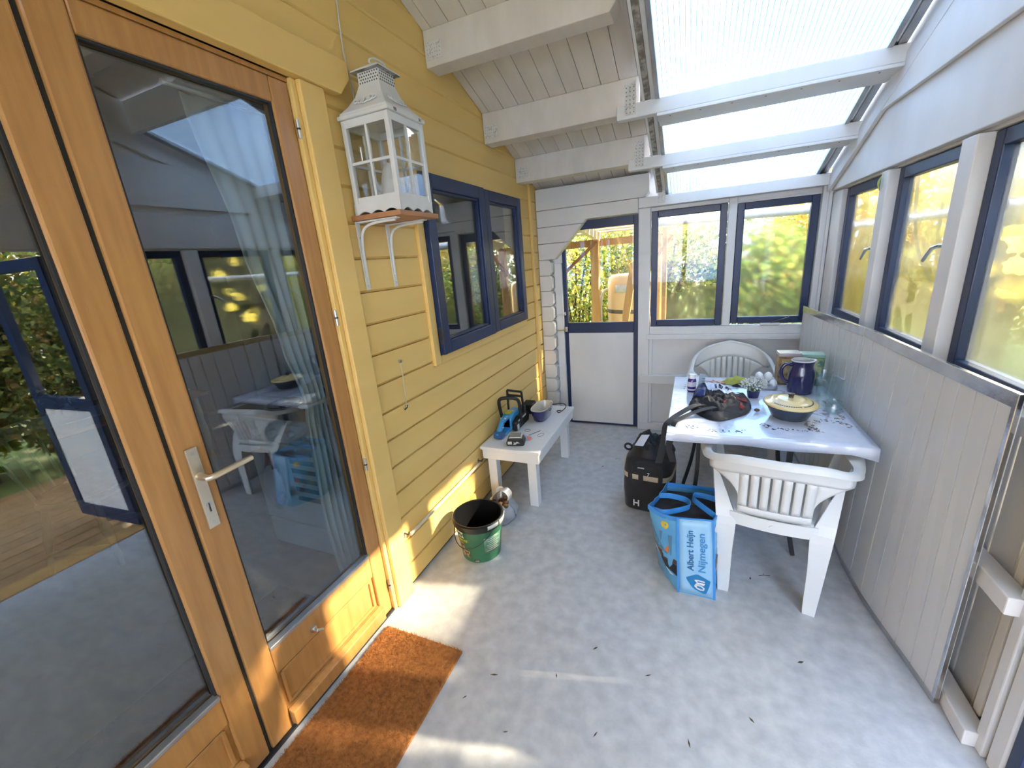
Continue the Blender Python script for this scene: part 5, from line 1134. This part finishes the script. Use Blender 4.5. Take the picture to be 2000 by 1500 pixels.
build(MB().tube([(-0.13 + 0.022 * math.cos(a), -0.10, 0.045 + 0.020 * math.sin(a)) for a in [2 * PI * k / 16 for k in range(16)]], 0.007, 6, closed=True), 'loop', 'black_nylon', jk, smooth=True)
cl_ = build(MB().add([(-0.085, -0.125, 0.070), (-0.030, -0.140, 0.080), (0.000, -0.100, 0.142), (-0.052, -0.085, 0.128), (-0.085, -0.123, 0.072), (-0.030, -0.138, 0.082), (0.000, -0.098, 0.144), (-0.052, -0.083, 0.130)], [(0, 1, 2, 3), (7, 6, 5, 4), (0, 4, 5, 1), (1, 5, 6, 2), (2, 6, 7, 3), (3, 7, 4, 0)]), 'care_label', 'pale_print', jk)

# ---------------- blue shopping bag
bg = thing('shopping_bag', 'large light blue woven shopping bag with town name on its side', 'bag', (1.33, 1.95, 0))
bot = [(1.294, 1.782), (1.452, 1.782), (1.478, 2.02), (1.445, 2.11), (1.22, 2.10), (1.190, 1.955)]
top = [(1.278, 1.812), (1.428, 1.832), (1.488, 1.985), (1.480, 2.125), (1.215, 2.125), (1.140, 1.880)]
HB = 0.395
def edge_pt(i, s, v, bulge=0.022, out=0.0):
    n = len(bot); a0, a1 = Vector(bot[i]), Vector(bot[(i + 1) % n]); b0, b1 = Vector(top[i]), Vector(top[(i + 1) % n])
    p = (a0.lerp(a1, s)).lerp(b0.lerp(b1, s), v ** 1.15); d = (a1 - a0).normalized(); nn = Vector((d.y, -d.x))
    w = (bulge if i != 1 else 0.004) * math.sin(PI * s) * math.sin(PI * min(1, v * 0.9 + 0.1)) if i != 0 else 0.0
    crm = 0.003 * math.sin(23 * s + 17 * v + i * 2) * math.sin(PI * s) if i != 0 else 0.0
    p = p + nn * (w + crm + out); z = HB * v - (0.015 * math.sin(PI * s) * v if i in (4, 5) else 0)
    return Vector((p.x, p.y, z))
nsub, nv = 8, 12
rows = []
for j in range(nv + 1): rows.append([edge_pt(i, k / nsub, j / nv) for i in range(6) for k in range(nsub)])
shell = MB().loft(rows, True, False); nb = len(rows[0]); shell.f.append(tuple(range(nb - 1, -1, -1)))
build(shell, 'woven_shell', 'bag_blue', bg, world=True, smooth=True, solid=0.0015, off=-1)
build(MB().grid(lambda a, b: edge_pt(0, 0.03 + 0.94 * a, 0.02 + 0.97 * b, out=0.0022), 6, 10), 'gusset_panel', 'bag_pale', bg, world=True, smooth=True, solid=0.0006)
for i in (0, 1):
    build(MB().strap([edge_pt(0, 0.0 if i == 0 else 1.0, j / 12, out=0.002) for j in range(13)], 0.010, 0.003, (1, 0, 0)), 'piping', 'bag_edge', bg, world=True)
rimp = [edge_pt(i, k / nsub, 1.0) for i in range(6) for k in range(nsub)]
rows = [[p + Vector((0, 0, 0.003)), p + Vector((0, 0, -0.028))] for p in rimp]
cen = Vector((1.32, 1.97, HB)); mb = MB(); n = len(rimp)
ring_o = [p + (p - cen) * 0.010 + Vector((0, 0, 0.002)) for p in rimp]; ring_o2 = [p + (p - cen) * 0.012 - Vector((0, 0, 0.020)) for p in rimp]
ring_i = [p - (p - cen) * 0.020 + Vector((0, 0, 0.002)) for p in rimp]; ring_i2 = [p - (p - cen) * 0.022 - Vector((0, 0, 0.020)) for p in rimp]
build(MB().loft([ring_o2, ring_o, ring_i, ring_i2], True, False), 'rim_band', 'bag_edge', bg, world=True, smooth=True)
cf3 = crumple(55, 0.014)
def stuffing(a, b):
    i = (a * 6) % 6; k = int(i) % 6; p = edge_pt(k, i - int(i), 0.90); c = Vector((1.32, 1.97, 0.355)); q = c.lerp(p, b * 0.965); return Vector((q.x, q.y, 0.352 + cf3(12 * q.x * 2, 12 * q.y * 2) * (1 - b ** 3)))
ct = thing('dark_clothes', 'black folded clothes filling the light blue shopping bag', 'clothes', (1.32, 1.97, 0.34))
build(MB().grid(stuffing, 48, 8), 'fabric', 'black_cloth', ct, world=True, smooth=True)
def handle(pts): build(MB().strap(spline(pts, 7), 0.028, 0.003, (0.15, 0.15, 1)), 'handle', 'bag_edge', bg, world=True, smooth=True)
handle([(1.160, 1.885, 0.375), (1.215, 1.855, 0.385), (1.300, 1.900, 0.390), (1.330, 1.935, 0.392), (1.310, 1.985, 0.390), (1.240, 2.000, 0.392), (1.185, 2.000, 0.385)])
handle([(1.445, 1.880, 0.385), (1.390, 1.925, 0.398), (1.345, 1.985, 0.400), (1.350, 2.030, 0.398), (1.400, 2.030, 0.398), (1.470, 2.020, 0.388)])
# lettering on the gusset
P0 = edge_pt(0, 0, 0, out=0.0032); Pu = edge_pt(0, 1, 0, out=0.0032); Pv = edge_pt(0, 0, 1, out=0.0032)
def gus(u, v, o_=0.0034): return edge_pt(0, u, v, out=o_)
def gus_text(txt, size, mat, u, v0, length):
    o = text_mesh('lettering', txt, size, mat, bg, Matrix.Identity(4), 0.0003)
    xs = [v.co.x for v in o.data.vertices]; k = length / (max(xs) - min(xs)); x0_ = min(xs); inv = XF[bg.name].inverted()
    for v in o.data.vertices:
        vv = v0 + (v.co.x - x0_) * k / HB; uu = u - v.co.y / 0.155; q = gus(uu, vv, 0.0040 + v.co.z); v.co = inv @ q
    return o
gus_text('Albert Heijn', 0.040, 'bag_text', 0.43, 0.335, 0.205); gus_text('Nijmegen', 0.044, 'bag_text2', 0.76, 0.335, 0.195)
def gus_poly(name, mat, pts, o_):
    mb = MB(); n = len(pts); vs = [gus(u, v, o_) for u, v in pts] + [gus(u, v, o_ - 0.001) for u, v in pts]
    mb.add(vs, [tuple(range(n)), tuple(range(2 * n - 1, n - 1, -1))] + [(i, (i + 1) % n, (i + 1) % n + n, i + n) for i in range(n)]); build(mb, name, mat, bg, world=True)
gus_poly('logo', 'bag_logo', [(0.22, 0.235), (0.50, 0.295), (0.56, 0.295), (0.90, 0.235), (0.86, 0.16), (0.78, 0.065), (0.70, 0.055), (0.46, 0.095), (0.38, 0.12), (0.25, 0.20)], 0.0042)
def gus_line(pts): build(MB().tube([gus(u, v, 0.0050) for u, v in pts], 0.0035, 6), 'logo_stroke', 'white_print', bg, world=True, smooth=True)
gus_line([(0.46, 0.135), (0.54, 0.160), (0.64, 0.155), (0.72, 0.130), (0.70, 0.108), (0.62, 0.105), (0.52, 0.120), (0.47, 0.150), (0.50, 0.172), (0.60, 0.182), (0.72, 0.176)])
gus_line([(0.46, 0.218), (0.56, 0.224), (0.74, 0.216)]); gus_line([(0.56, 0.224), (0.50, 0.205), (0.54, 0.188), (0.64, 0.188), (0.74, 0.188)])
# picture printed on the broad side (edge 5 -> front corner)
def art(name, mat, pts, i=5, o_=0.0022):
    mb = MB(); n = len(pts); vs = [edge_pt(i, s, v, out=o_) for s, v in pts] + [edge_pt(i, s, v, out=o_ - 0.0012) for s, v in pts]; c_ = Vector((0, 0, 0))
    for p in vs[:n]: c_ += p / n
    vs2 = vs + [c_]; mb.add(vs2, [(k, (k + 1) % n, 2 * n) for k in range(n)] + [(k + n, (k + 1) % n + n, (k + 1) % n, k) for k in range(n)]); build(mb, name, mat, bg, world=True)
def circ(s, v, rs, rv, n=14): return [(s + rs * math.cos(2 * PI * k / n), v + rv * math.sin(2 * PI * k / n)) for k in range(n)]
art('printed_sun', 'sun_print', circ(0.60, 0.86, 0.13, 0.055))
art('printed_bridge', 'steel_print', [(0.02, 0.66), (0.10, 0.69), (0.30, 0.62), (0.55, 0.52), (0.70, 0.46), (0.40, 0.47), (0.02, 0.52)])
art('printed_hull', 'brown_print', [(0.36, 0.46), (0.97, 0.42), (0.97, 0.36), (0.50, 0.36)]); art('printed_hull', 'black_print', [(0.48, 0.355), (0.97, 0.355), (0.97, 0.21), (0.60, 0.25)])
art('printed_figure', 'orange_print', [(0.64, 0.50), (0.70, 0.58), (0.76, 0.58), (0.74, 0.48)]); art('printed_tower', 'steel_print', [(0.74, 0.74), (0.84, 0.74), (0.82, 0.46), (0.79, 0.46)]); art('printed_tower', 'steel_print', [(0.46, 0.75), (0.53, 0.75), (0.51, 0.62), (0.48, 0.62)])
art('printed_bird', 'white_print', [(0.62, 0.235), (0.74, 0.200), (0.88, 0.195), (0.74, 0.165)]); art('printed_boat', 'cream_cloth', [(0.12, 0.44), (0.40, 0.40), (0.38, 0.36), (0.12, 0.38)])
art('printed_boat', 'orange_print', [(0.40, 0.27), (0.52, 0.25), (0.54, 0.20), (0.44, 0.20)]); art('printed_cloud', 'white_print', circ(0.22, 0.86, 0.12, 0.05), 1); art('printed_boat', 'brown_print', [(0.1, 0.48), (0.45, 0.52), (0.45, 0.38), (0.1, 0.36)], 1); art('printed_boat', 'orange_print', [(0.12, 0.36), (0.4, 0.37), (0.4, 0.34), (0.12, 0.32)], 1)

# ---------------- scraps on the floor, leaf caught on the post
scr = [(0.62, 1.10), (0.55, 0.98), (0.86, 1.18), (0.98, 1.35), (0.75, 0.92), (1.05, 1.02), (1.20, 1.30), (1.35, 1.10), (1.75, 1.55), (1.62, 1.98), (0.70, 2.95), (0.78, 3.10), (1.02, 0.84), (1.55, 1.25)]
for i, (x, y) in enumerate(scr):
    a = rnd.uniform(0, 6.28); l_ = rnd.uniform(0.008, 0.018); w_ = l_ * rnd.uniform(0.12, 0.4)
    s_ = tag(build(flat(MB(), [(-l_, 0), (0, -w_), (l_, 0), (0, w_)], 0.0012), 'leaf_scrap', 'dry_leaf', None), 'tiny dark leaf scrap lying on the grey floor', 'leaf scrap', 'leaf scraps on the floor'); s_.location = (x, y, 0.0002); s_.rotation_euler = (0, 0, a)
tw = tag(build(MB().tube([(-0.02, -0.012, 0.002), (0.0, 0.0, 0.002), (0.03, 0.004, 0.002)], 0.0013, 5).tube([(0.0, 0.0, 0.002), (0.004, 0.016, 0.002)], 0.001, 5), 'twig', 'dry_leaf', None), 'small forked dry twig on the floor under the near chair', 'twig'); tw.location = (1.68, 2.02, 0.0)
yl = tag(build(MB().grid(lambda a, b: Vector((-0.012 * math.sin(PI * b), (a - 0.5) * 0.028 * math.sin(PI * min(0.97, 0.06 + b)), 0.075 * b)), 4, 8), 'yellow_leaf', 'lime_cloth', None, smooth=True, solid=0.0012), 'yellow green leaf stuck to the top of a white window post', 'leaf'); yl.location = (2.149, 2.835, 1.80); yl.rotation_euler = (R(12), 0, 0)
# ================================================================ OUTSIDE
gen = np.random.default_rng(12)
def blob_pts(n, c, r, shell=0.45, lumps=9, seed=0):
    g = np.random.default_rng(seed); d = g.normal(size=(n, 3)); d /= np.linalg.norm(d, axis=1)[:, None]
    L = g.normal(size=(lumps, 3)); L /= np.linalg.norm(L, axis=1)[:, None]
    b = 0.80 + 0.28 * np.max(np.clip(d @ L.T, 0, 1) ** 6, axis=1)
    rad = (shell + (1 - shell) * g.random(n) ** 0.6) * b
    return np.array(c) + d * rad[:, None] * np.array(r)
def shrub(name, label, x, y, h, rx, ry, mat, n, size, seed, group, trunk=True, zc=None, cat='shrub'):
    o = thing(name, label, cat, (x, y, -0.12), 0, group)
    z_ = zc if zc else h * 0.5
    P = blob_pts(n, (0, 0, z_), (rx, ry, h - z_ if zc else h * 0.55), 0.35, 11, seed); P = P[P[:, 2] > 0.02]
    leaves('foliage', mat, o, P, size, seed + 100, kind='stuff')
    q = random.Random(seed); nb = 7
    for k in range(nb):
        a = q.uniform(0, 6.28); t = q.uniform(0.3, 0.85)
        build(MB().tube(spline([(0.08 * math.cos(a), 0.08 * math.sin(a), 0), (0.3 * rx * t * math.cos(a), 0.3 * ry * t * math.sin(a), z_ * 0.7), (0.75 * rx * t * math.cos(a + 0.3), 0.75 * ry * t * math.sin(a + 0.3), z_ + (h - z_) * 0.6 * t)], 4), [0.028 - 0.002 * i for i in range(9)], 5), 'stem', 'bark', o, smooth=True)
    return o
hedge = [('yellow green hedge shrub seen through the glass of the stable door', -1.6, 6.3, 2.5, 0.95, 0.75, 'leaf_hedge'), ('speckled autumn hedge shrub behind the wooden shelter post', -0.35, 6.5, 2.6, 1.0, 0.8, 'leaf_hedge'),
         ('dark leaved hedge shrub behind the water barrel', 0.95, 6.7, 2.55, 1.0, 0.8, 'leaf_dark'), ('green hedge shrub seen low in the misted end window', 2.1, 6.2, 2.0, 0.85, 0.7, 'leaf_green'),
         ('golden yellow shrub filling the misted end window', 2.9, 6.9, 2.9, 1.0, 0.8, 'leaf_yellow'), ('yellow shrub filling the fogged corner window', 4.1, 6.6, 2.8, 1.1, 0.9, 'leaf_yellow'),
         ('olive hedge shrub beyond the far right corner of the porch', 5.3, 6.0, 2.7, 1.1, 0.9, 'leaf_hedge'), ('tall brownish shrub behind the hedge', 0.3, 8.2, 3.0, 1.5, 0.8, 'leaf_dark'), ('tall yellow shrub behind the hedge', 3.6, 8.4, 3.3, 1.7, 0.8, 'leaf_hedge'),
         ('tall hedge shrub left of the shelter', -2.9, 6.6, 2.6, 1.1, 0.9, 'leaf_green')]
for i, (lb, x, y, h, rx, ry, m_) in enumerate(hedge): shrub('hedge_shrub', lb, x, y, h, rx, ry, m_, 9500, 0.070, 40 + i, 'shrubs outside the end wall')
side = [('tall olive shrub, raised to block sun, outside the side window nearest the far corner', 4.9, 4.05, 4.6, 0.75, 0.72, 'leaf_side'), ('golden shrub outside the side window between the posts', 4.6, 3.0, 2.35, 0.7, 0.7, 'leaf_side'), ('green shrub outside the large side window', 4.6, 2.0, 2.2, 0.7, 0.75, 'leaf_side'),  # olive shrub made tall and dense to keep sun off the bench
        ('tall orange tinged shrub, raised to block sun, beyond the open blue door', 5.0, 1.26, 4.6, 0.75, 0.76, 'leaf_hedge'), ('tall dark shrub, raised to block sun, beside the open doorway', 5.0, -0.35, 4.4, 0.8, 1.0, 'leaf_dark'), ('tall green shrub, raised to block sun, behind the photographer', 5.0, -2.0, 4.2, 0.8, 1.0, 'leaf_green')]  # these three made tall to stop sun entering by the doorway
for i, (lb, x, y, h, rx, ry, m_) in enumerate(side): shrub('garden_shrub', lb, x, y, h, rx, ry, m_, 8000 if h < 3 else 22000, 0.075 if h < 3 else 0.11, 70 + i, 'shrubs along the side wall')
for i, (lb, x, y, h, m_) in enumerate((('distant green tree beyond the garden shrubs, nearest the far corner', 9.2, 8.6, 4.6, 'leaf_side'), ('distant green tree seen over the shrubs through the side windows', 9.4, 6.2, 4.8, 'leaf_side'), ('distant yellowing tree seen over the shrubs through the side windows', 9.3, 3.8, 4.7, 'leaf_hedge'), ('distant tree level with the large side window', 9.4, 1.4, 4.6, 'leaf_side'))):
    shrub('background_tree', lb, x, y, h, 1.3, 1.5, m_, 9000, 0.13, 130 + i, 'trees beyond the garden shrubs', cat='tree')
shrub('sun_block_tree', 'unseen yellow leaved tree added to keep sun off the skylight', 6.3, 4.15, 7.2, 1.2, 1.9, 'leaf_yellow', 15000, 0.10, 90, None, zc=5.95, cat='tree')  # added out of view; its crown blocks direct sun on the skylight

# climbing vine with large yellow leaves outside the side windows
vn = thing('grape_vine', 'climbing vine with large yellow leaves outside the side windows', 'vine', (2.62, 3.1, -0.12))
def big_leaf():
    out = [(0, 0), (0.26, -0.10), (0.44, 0.06), (0.40, 0.24), (0.52, 0.40), (0.34, 0.52), (0.26, 0.72), (0.10, 0.78), (0, 1.0)]
    pts = out + [(-x, y) for x, y in reversed(out[1:-1])]; n = len(pts)
    mb = MB().add([(x, y, 0.16 * x * x - 0.12 * (y - 0.4) ** 2) for x, y in pts] + [(0, 0.4, 0.03)], [(i, (i + 1) % n, n) for i in range(n)]); return mb
bl = None; q = random.Random(8)
for i in range(46):
    s_ = q.uniform(0.08, 0.125)
    if bl is None: bl = build(big_leaf(), 'leaf', 'leaf_yellow', vn, smooth=True); o = bl
    else: o = bl.copy(); COL.objects.link(o); o.parent = vn
    y = q.uniform(-0.55, 0.85); o.location = (q.uniform(-0.14, 0.16), y, 0.12 + q.uniform(1.15, 2.02)); o.scale = (s_, s_, s_)
    o.rotation_euler = (q.uniform(0.6, 2.2), q.uniform(-0.6, 0.6), q.uniform(0.6, 2.6))
for k in range(4): build(MB().tube(spline([(0.02 * k, 0.05 * k, 0), (0.05, 0.1 - 0.1 * k, 0.9), (0.0, -0.25 + 0.25 * k, 1.6), (0.03, -0.5 + 0.42 * k, 2.1)], 6), 0.009, 6), 'stem', 'bark', vn, smooth=True)
tag(bx('pergola_post', 'bark', None, 2.74, 2.83, 2.97, 3.06, -0.12, 2.12, 0.005), 'dark upright post blurred behind the large side window', 'post')
tag(build(MB().tube([(2.62, 2.4, 1.668), (2.62, 4.9, 1.668)], 0.024, 12), 'white_pipe', 'gutter', None, smooth=True), 'white horizontal pipe outside the side windows', 'pipe')
tag(build(MB().tube([(0.98, 4.2, 1.843), (2.45, 4.2, 1.812)], 0.038, 16), 'downpipe', 'gutter', None, smooth=True), 'pale grey round gutter pipe outside the end windows', 'pipe')
for nm, x, y, z0, z1 in (('pipe_bracket', 1.05, 4.2, -0.12, 1.80), ('pipe_bracket', 2.40, 4.2, -0.12, 1.775)): tag(bx(nm, 'pine', None, x - 0.02, x + 0.02, y - 0.02, y + 0.02, z0, z1, 0.003), 'thin wooden stake under the %s end of the gutter pipe' % ('door' if x < 2 else 'far'), 'stake', 'stakes under the gutter pipe')

# wooden shelter outside the stable door
sr = thing('shelter', 'timber lean-to shelter with white boarded roof outside the stable door', 'shelter', (0.24, 5.0, -0.12))
bx('post', 'pine', sr, -0.045, 0.045, -0.045, 0.045, 0.0, 1.90, 0.004); bx('post', 'pine', sr, -1.70, -1.61, -0.045, 0.045, 0.0, 1.90, 0.004); bx('post', 'pine', sr, 0.66, 0.73, -0.045, 0.045, 0.0, 1.90, 0.004)
bx('beam', 'pine', sr, -1.9, 0.78, 0.046, 0.095, 1.82, 1.90, 0.004); bx('beam', 'pine', sr, -1.9, 0.78, -1.05, -1.0, 1.97, 2.05, 0.004)
build(MB().beam((-0.50, -0.055, 1.43), (0.03, -0.055, 1.87), 0.030, 0.065, (0, 1, 0)), 'brace', 'pine_red', sr, bevel=0.003); build(MB().beam((0.84, -0.055, 1.87), (0.62, -0.055, 1.56), 0.030, 0.065, (0, 1, 0)), 'brace', 'pine_red', sr, bevel=0.003)
build(MB().beam((-0.03, -1.0, 2.06), (0.03, 0.10, 1.915), 0.055, 0.09), 'rafter', 'pergola_white', sr, bevel=0.003); build(MB().beam((0.74, -1.0, 2.06), (0.74, 0.10, 1.915), 0.055, 0.09), 'rafter', 'pergola_white', sr, bevel=0.003); build(MB().beam((-1.6, -1.0, 2.06), (-1.6, 0.10, 1.915), 0.055, 0.09), 'rafter', 'pergola_white', sr, bevel=0.003)
for k in range(9):
    y = -1.06 + 0.14 * k; z = 2.115 - 0.132 * (y + 1.0); build(MB().beam((-1.95, y + 0.068, z), (0.79, y + 0.068, z), 0.132, 0.018), 'roof_board', 'pergola_white', sr, bevel=0.002)
br = thing('water_barrel', 'cream plastic water barrel with a dark strap outside the stable door', 'barrel', (0.635, 5.22, -0.12))
build(MB().lathe([(0.0, 0.0), (0.34, 0.0), (0.40, 0.05), (0.42, 0.45), (0.40, 0.62), (0.415, 0.66), (0.43, 0.90), (0.42, 0.98), (0.435, 1.02), (0.425, 1.25), (0.43, 1.38), (0.41, 1.45), (0.36, 1.48), (0.0, 1.485)], 40, sx=0.68, sy=0.68), 'body', 'barrel', br, smooth=True)
build(MB().lathe([(0.430, 1.045), (0.434, 1.05), (0.434, 1.085), (0.430, 1.09)], 40, sx=0.685, sy=0.685), 'strap', 'nail', br, smooth=True)
mb = MB(); rows = [[(0.298 * math.cos(a), 0.298 * math.sin(a), z) for a in [R(-125) + R(70) * i / 10 for i in range(11)]] for z in (1.285, 1.375)]
build(mb.loft(rows, False, False), 'label', 'barrel_print', br, smooth=True, solid=0.003)
build(MB().tube(spline([(-0.27, -0.08, 1.32), (-0.32, -0.10, 1.30), (-0.36, -0.10, 1.16), (-0.36, -0.10, 0.6), (-0.37, -0.10, 0.0)], 6), 0.015, 8), 'hose', 'gutter', br, smooth=True)
tag(build(MB().beam((0.50, 4.45, -0.12), (0.74, 4.50, 1.50), 0.075, 0.022, (0, 1, 0)), 'leaning_plank', 'pine', None, bevel=0.003), 'pine plank leaning in front of the water barrel', 'plank')
tr_ = thing('planter', 'terracotta planter box below the misted end window', 'planter', (1.25, 4.02, -0.12))
build(MB().loft([oval(0.17, 0.07, 0.90, 6), oval(0.19, 0.085, 1.07, 6), oval(0.20, 0.09, 1.07, 6), oval(0.20, 0.09, 1.095, 6), oval(0.18, 0.075, 1.095, 6), oval(0.165, 0.065, 0.95, 6)], True, True), 'box', 'terracotta', tr_, smooth=True)
for sx in (-0.15, 0.15): bx('stand_leg', 'dark_metal', tr_, sx - 0.012, sx + 0.012, -0.05, 0.05, 0.0, 0.90, 0.002)
dk = structure('terrace', 'wooden terrace boards outside the doorway')
yk = 2.30
while yk < 4.2: bx('deck_board', 'deck', dk, yk, yk + 0.135, -1.5, 2.4, -0.12, -0.06, 0.004); yk += 0.142

# ================================================================ BEHIND THE GLASS DOORS
cu = thing('door_curtain', 'pale blue white curtain gathered behind the glazed door leaf', 'curtain', (-0.13, 1.12, 0.02))
def curt(u, v):
    z = 2.16 * v; ed = spline_val(((0.0, 0.02), (0.25, -0.02), (0.45, 0.0), (0.50, 0.02), (0.62, -0.03), (0.8, -0.09), (1.0, -0.16)), v)
    y = ed + (0.115 - ed) * u; return Vector((0.020 * math.sin(u * 26 + v * 1.5) * (0.6 + 0.4 * math.sin(5 * v)) - 0.03, y, z))
def spline_val(t, v):
    for (a, b), (c, d) in zip(t[:-1], t[1:]):
        if a <= v <= c: k = (v - a) / (c - a); k = k * k * (3 - 2 * k); return b + (d - b) * k
    return t[-1][1]
build(MB().grid(curt, 48, 30), 'drape', 'curtain', cu, smooth=True, solid=0.0012)
build(MB().tube([(-0.03 + 0.035 * math.cos(a), 0.065 + 0.062 * math.sin(a), 1.08) for a in [2 * PI * k / 24 for k in range(24)]], 0.008, 6, closed=True), 'tie_band', 'curtain', cu, smooth=True)
build(MB().tube([(-0.03, -0.20, 2.175), (-0.03, 0.14, 2.175)], 0.008, 8), 'rod', 'steel', cu, smooth=True)
tag(bx('indoor_mat', 'grey_mat', None, -0.72, -0.16, -0.35, 1.17, 0.0, 0.010, 0.003), 'dark grey mat on the floor just inside the glass doors', 'mat')
ck2 = thing('cooker', 'white enamel cooker with gas hob inside the house behind the curtain', 'cooker', (-0.74, 1.72, 0))
bx('body', 'enamel', ck2, -0.30, 0.30, -0.29, 0.30, 0.03, 0.86, 0.006); bx('hob_top', 'enamel', ck2, -0.31, 0.31, -0.325, 0.31, 0.862, 0.895, 0.006)
dr = bx('oven_door', 'enamel', ck2, -0.29, 0.29, -0.318, -0.292, 0.24, 0.74, 0.006); build(MB().tube([(-0.22, -0.35, 0.70), (0.22, -0.35, 0.70)], 0.009, 8).tube([(-0.20, -0.35, 0.70), (-0.20, -0.315, 0.70)], 0.006, 6).tube([(0.20, -0.35, 0.70), (0.20, -0.315, 0.70)], 0.006, 6), 'oven_handle', 'champagne', dr, smooth=True)
bx('warming_drawer', 'enamel', ck2, -0.29, 0.29, -0.314, -0.292, 0.06, 0.225, 0.006)
for k in range(4): build(MB().tube([(-0.2 + 0.13 * k, -0.292, 0.80), (-0.2 + 0.13 * k, -0.325, 0.80)], 0.020, 12), 'control_knob', 'cap_white', ck2, smooth=True)
for (x, y) in ((-0.15, -0.14), (0.15, -0.14), (-0.15, 0.15), (0.15, 0.15)):
    bn = build(MB().tube([(x + 0.09 * math.cos(a), y + 0.09 * math.sin(a), 0.915) for a in [2 * PI * k / 20 for k in range(20)]], 0.005, 5, closed=True), 'pan_support', 'dark_metal', ck2, smooth=True); build(MB().tube([(x, y, 0.895), (x, y, 0.908)], 0.035, 14), 'burner', 'dark_metal', bn, smooth=True)
tw_ = thing('tea_towel', 'striped tea towel hanging on the oven handle', 'towel', (-0.66, 1.368, 0.42))
bx('fabric', 'towel', tw_, 0.0, 0.20, -0.006, 0.0, 0.0, 0.29, 0)
for k in range(5): bx('band', 'towel_band', tw_, 0.0, 0.20, -0.0075, -0.0062, 0.015 + 0.056 * k, 0.042 + 0.056 * k, 0)
pc = thing('paper_bag', 'crumpled grey bag hanging from the cooker', 'bag', (-0.80, 1.34, 0.36)); build(MB().ball((0, 0, 0.14), 0.075, 0.035, 0.14, 16, 10), 'film', 'film', pc, smooth=True); build(MB().strap(spline([(-0.03, 0, 0.26), (0.0, 0.01, 0.36), (0.03, 0, 0.26)], 6), 0.02, 0.003, (0, 1, 0)), 'handle', 'red_cloth', pc)
# painted spindle chair and table indoors
sc_ = thing('spindle_chair', 'sage green painted spindle chair with dark cushion seen through the left glass', 'chair', (-2.15, 1.05, 0), R(-60))
build(MB().loft([oval(0.19, 0.19, 0.42, 3), oval(0.21, 0.21, 0.43, 3), oval(0.21, 0.21, 0.445, 3), oval(0.18, 0.18, 0.45, 3)], True, True), 'seat', 'sage', sc_, smooth=True)
build(MB().loft([oval(0.17, 0.17, 0.451, 4), oval(0.19, 0.19, 0.47, 4), oval(0.17, 0.17, 0.495, 4)], True, True), 'cushion', 'cushion', sc_, smooth=True)
def turned(p, q_): return MB().tube([Vector(p).lerp(Vector(q_), t) for t in (0, .1, .2, .28, .36, .5, .62, .7, .78, .9, 1)], [0.014, 0.016, 0.019, 0.012, 0.018, 0.024, 0.022, 0.013, 0.020, 0.018, 0.016], 10)
for sx in (-1, 1):
    for sy in (-1, 1): build(turned((sx * 0.20, sy * 0.20, 0), (sx * 0.14, sy * 0.14, 0.425)), 'leg', 'sage', sc_, smooth=True)
    build(turned((sx * 0.185, -0.18, 0.13), (sx * 0.185, 0.18, 0.13)), 'stretcher', 'sage', sc_, smooth=True)
for k in range(5):
    x = -0.15 + 0.075 * k; build(MB().tube([(x * 0.9, -0.17, 0.44), (x * 1.15, -0.25, 0.84)], 0.010, 8), 'spindle', 'sage', sc_, smooth=True)
build(MB().strap(spline([(-0.21, -0.22, 0.86), (-0.1, -0.265, 0.87), (0.0, -0.275, 0.875), (0.1, -0.265, 0.87), (0.21, -0.22, 0.86)], 5), 0.085, 0.018, (0, -0.2, 1)), 'crest_rail', 'sage', sc_, smooth=True)
it = thing('indoor_table', 'wooden dining table with white runner seen through the left glass', 'table', (-3.0, 1.35, 0))
bx('table_top', 'pine_red', it, -0.45, 0.45, -0.75, 0.75, 0.71, 0.745, 0.006)
for sx in (-0.38, 0.38):
    for sy in (-0.68, 0.68): build(turned((sx, sy, 0), (sx, sy, 0.71)), 'leg', 'sage', it, smooth=True)
tag(bx('table_runner', 'cap_white', None, -3.2, -2.8, 0.60, 2.10, 0.745, 0.749, 0), 'white runner on the indoor dining table', 'runner')
for i, (x, y, h_) in enumerate(((-2.95, 0.95, 0.10), (-2.98, 1.15, 0.12), (-3.02, 1.38, 0.10))):
    vz = thing('bud_vase', ['small sage green vase nearest the chair indoors', 'small sage green vase in the middle of the indoor table', 'small sage green vase furthest along the indoor table'][i], 'vase', (x, y, 0.749), 0, 'vases on the indoor table')
    build(MB().lathe([(0.0, 0.0), (0.030, 0.0), (0.042, 0.03), (0.036, 0.06), (0.014, 0.08), (0.012, h_)], 20), 'body', 'sage', vz, smooth=True)
    leaves('sprig', 'leaf_green', vz, np.array([[0, 0, h_ + 0.01]]) + np.random.default_rng(i).normal(size=(70, 3)) * np.array([[0.05, 0.05, 0.05]]) + np.array([[0, 0, 0.10]]), 0.055, 5 + i, kind='stuff', aspect=0.25)
    build(MB().tube([(0, 0, h_), (0.004, 0.004, h_ + 0.09)], 0.002, 5), 'stem', 'stem', vz)
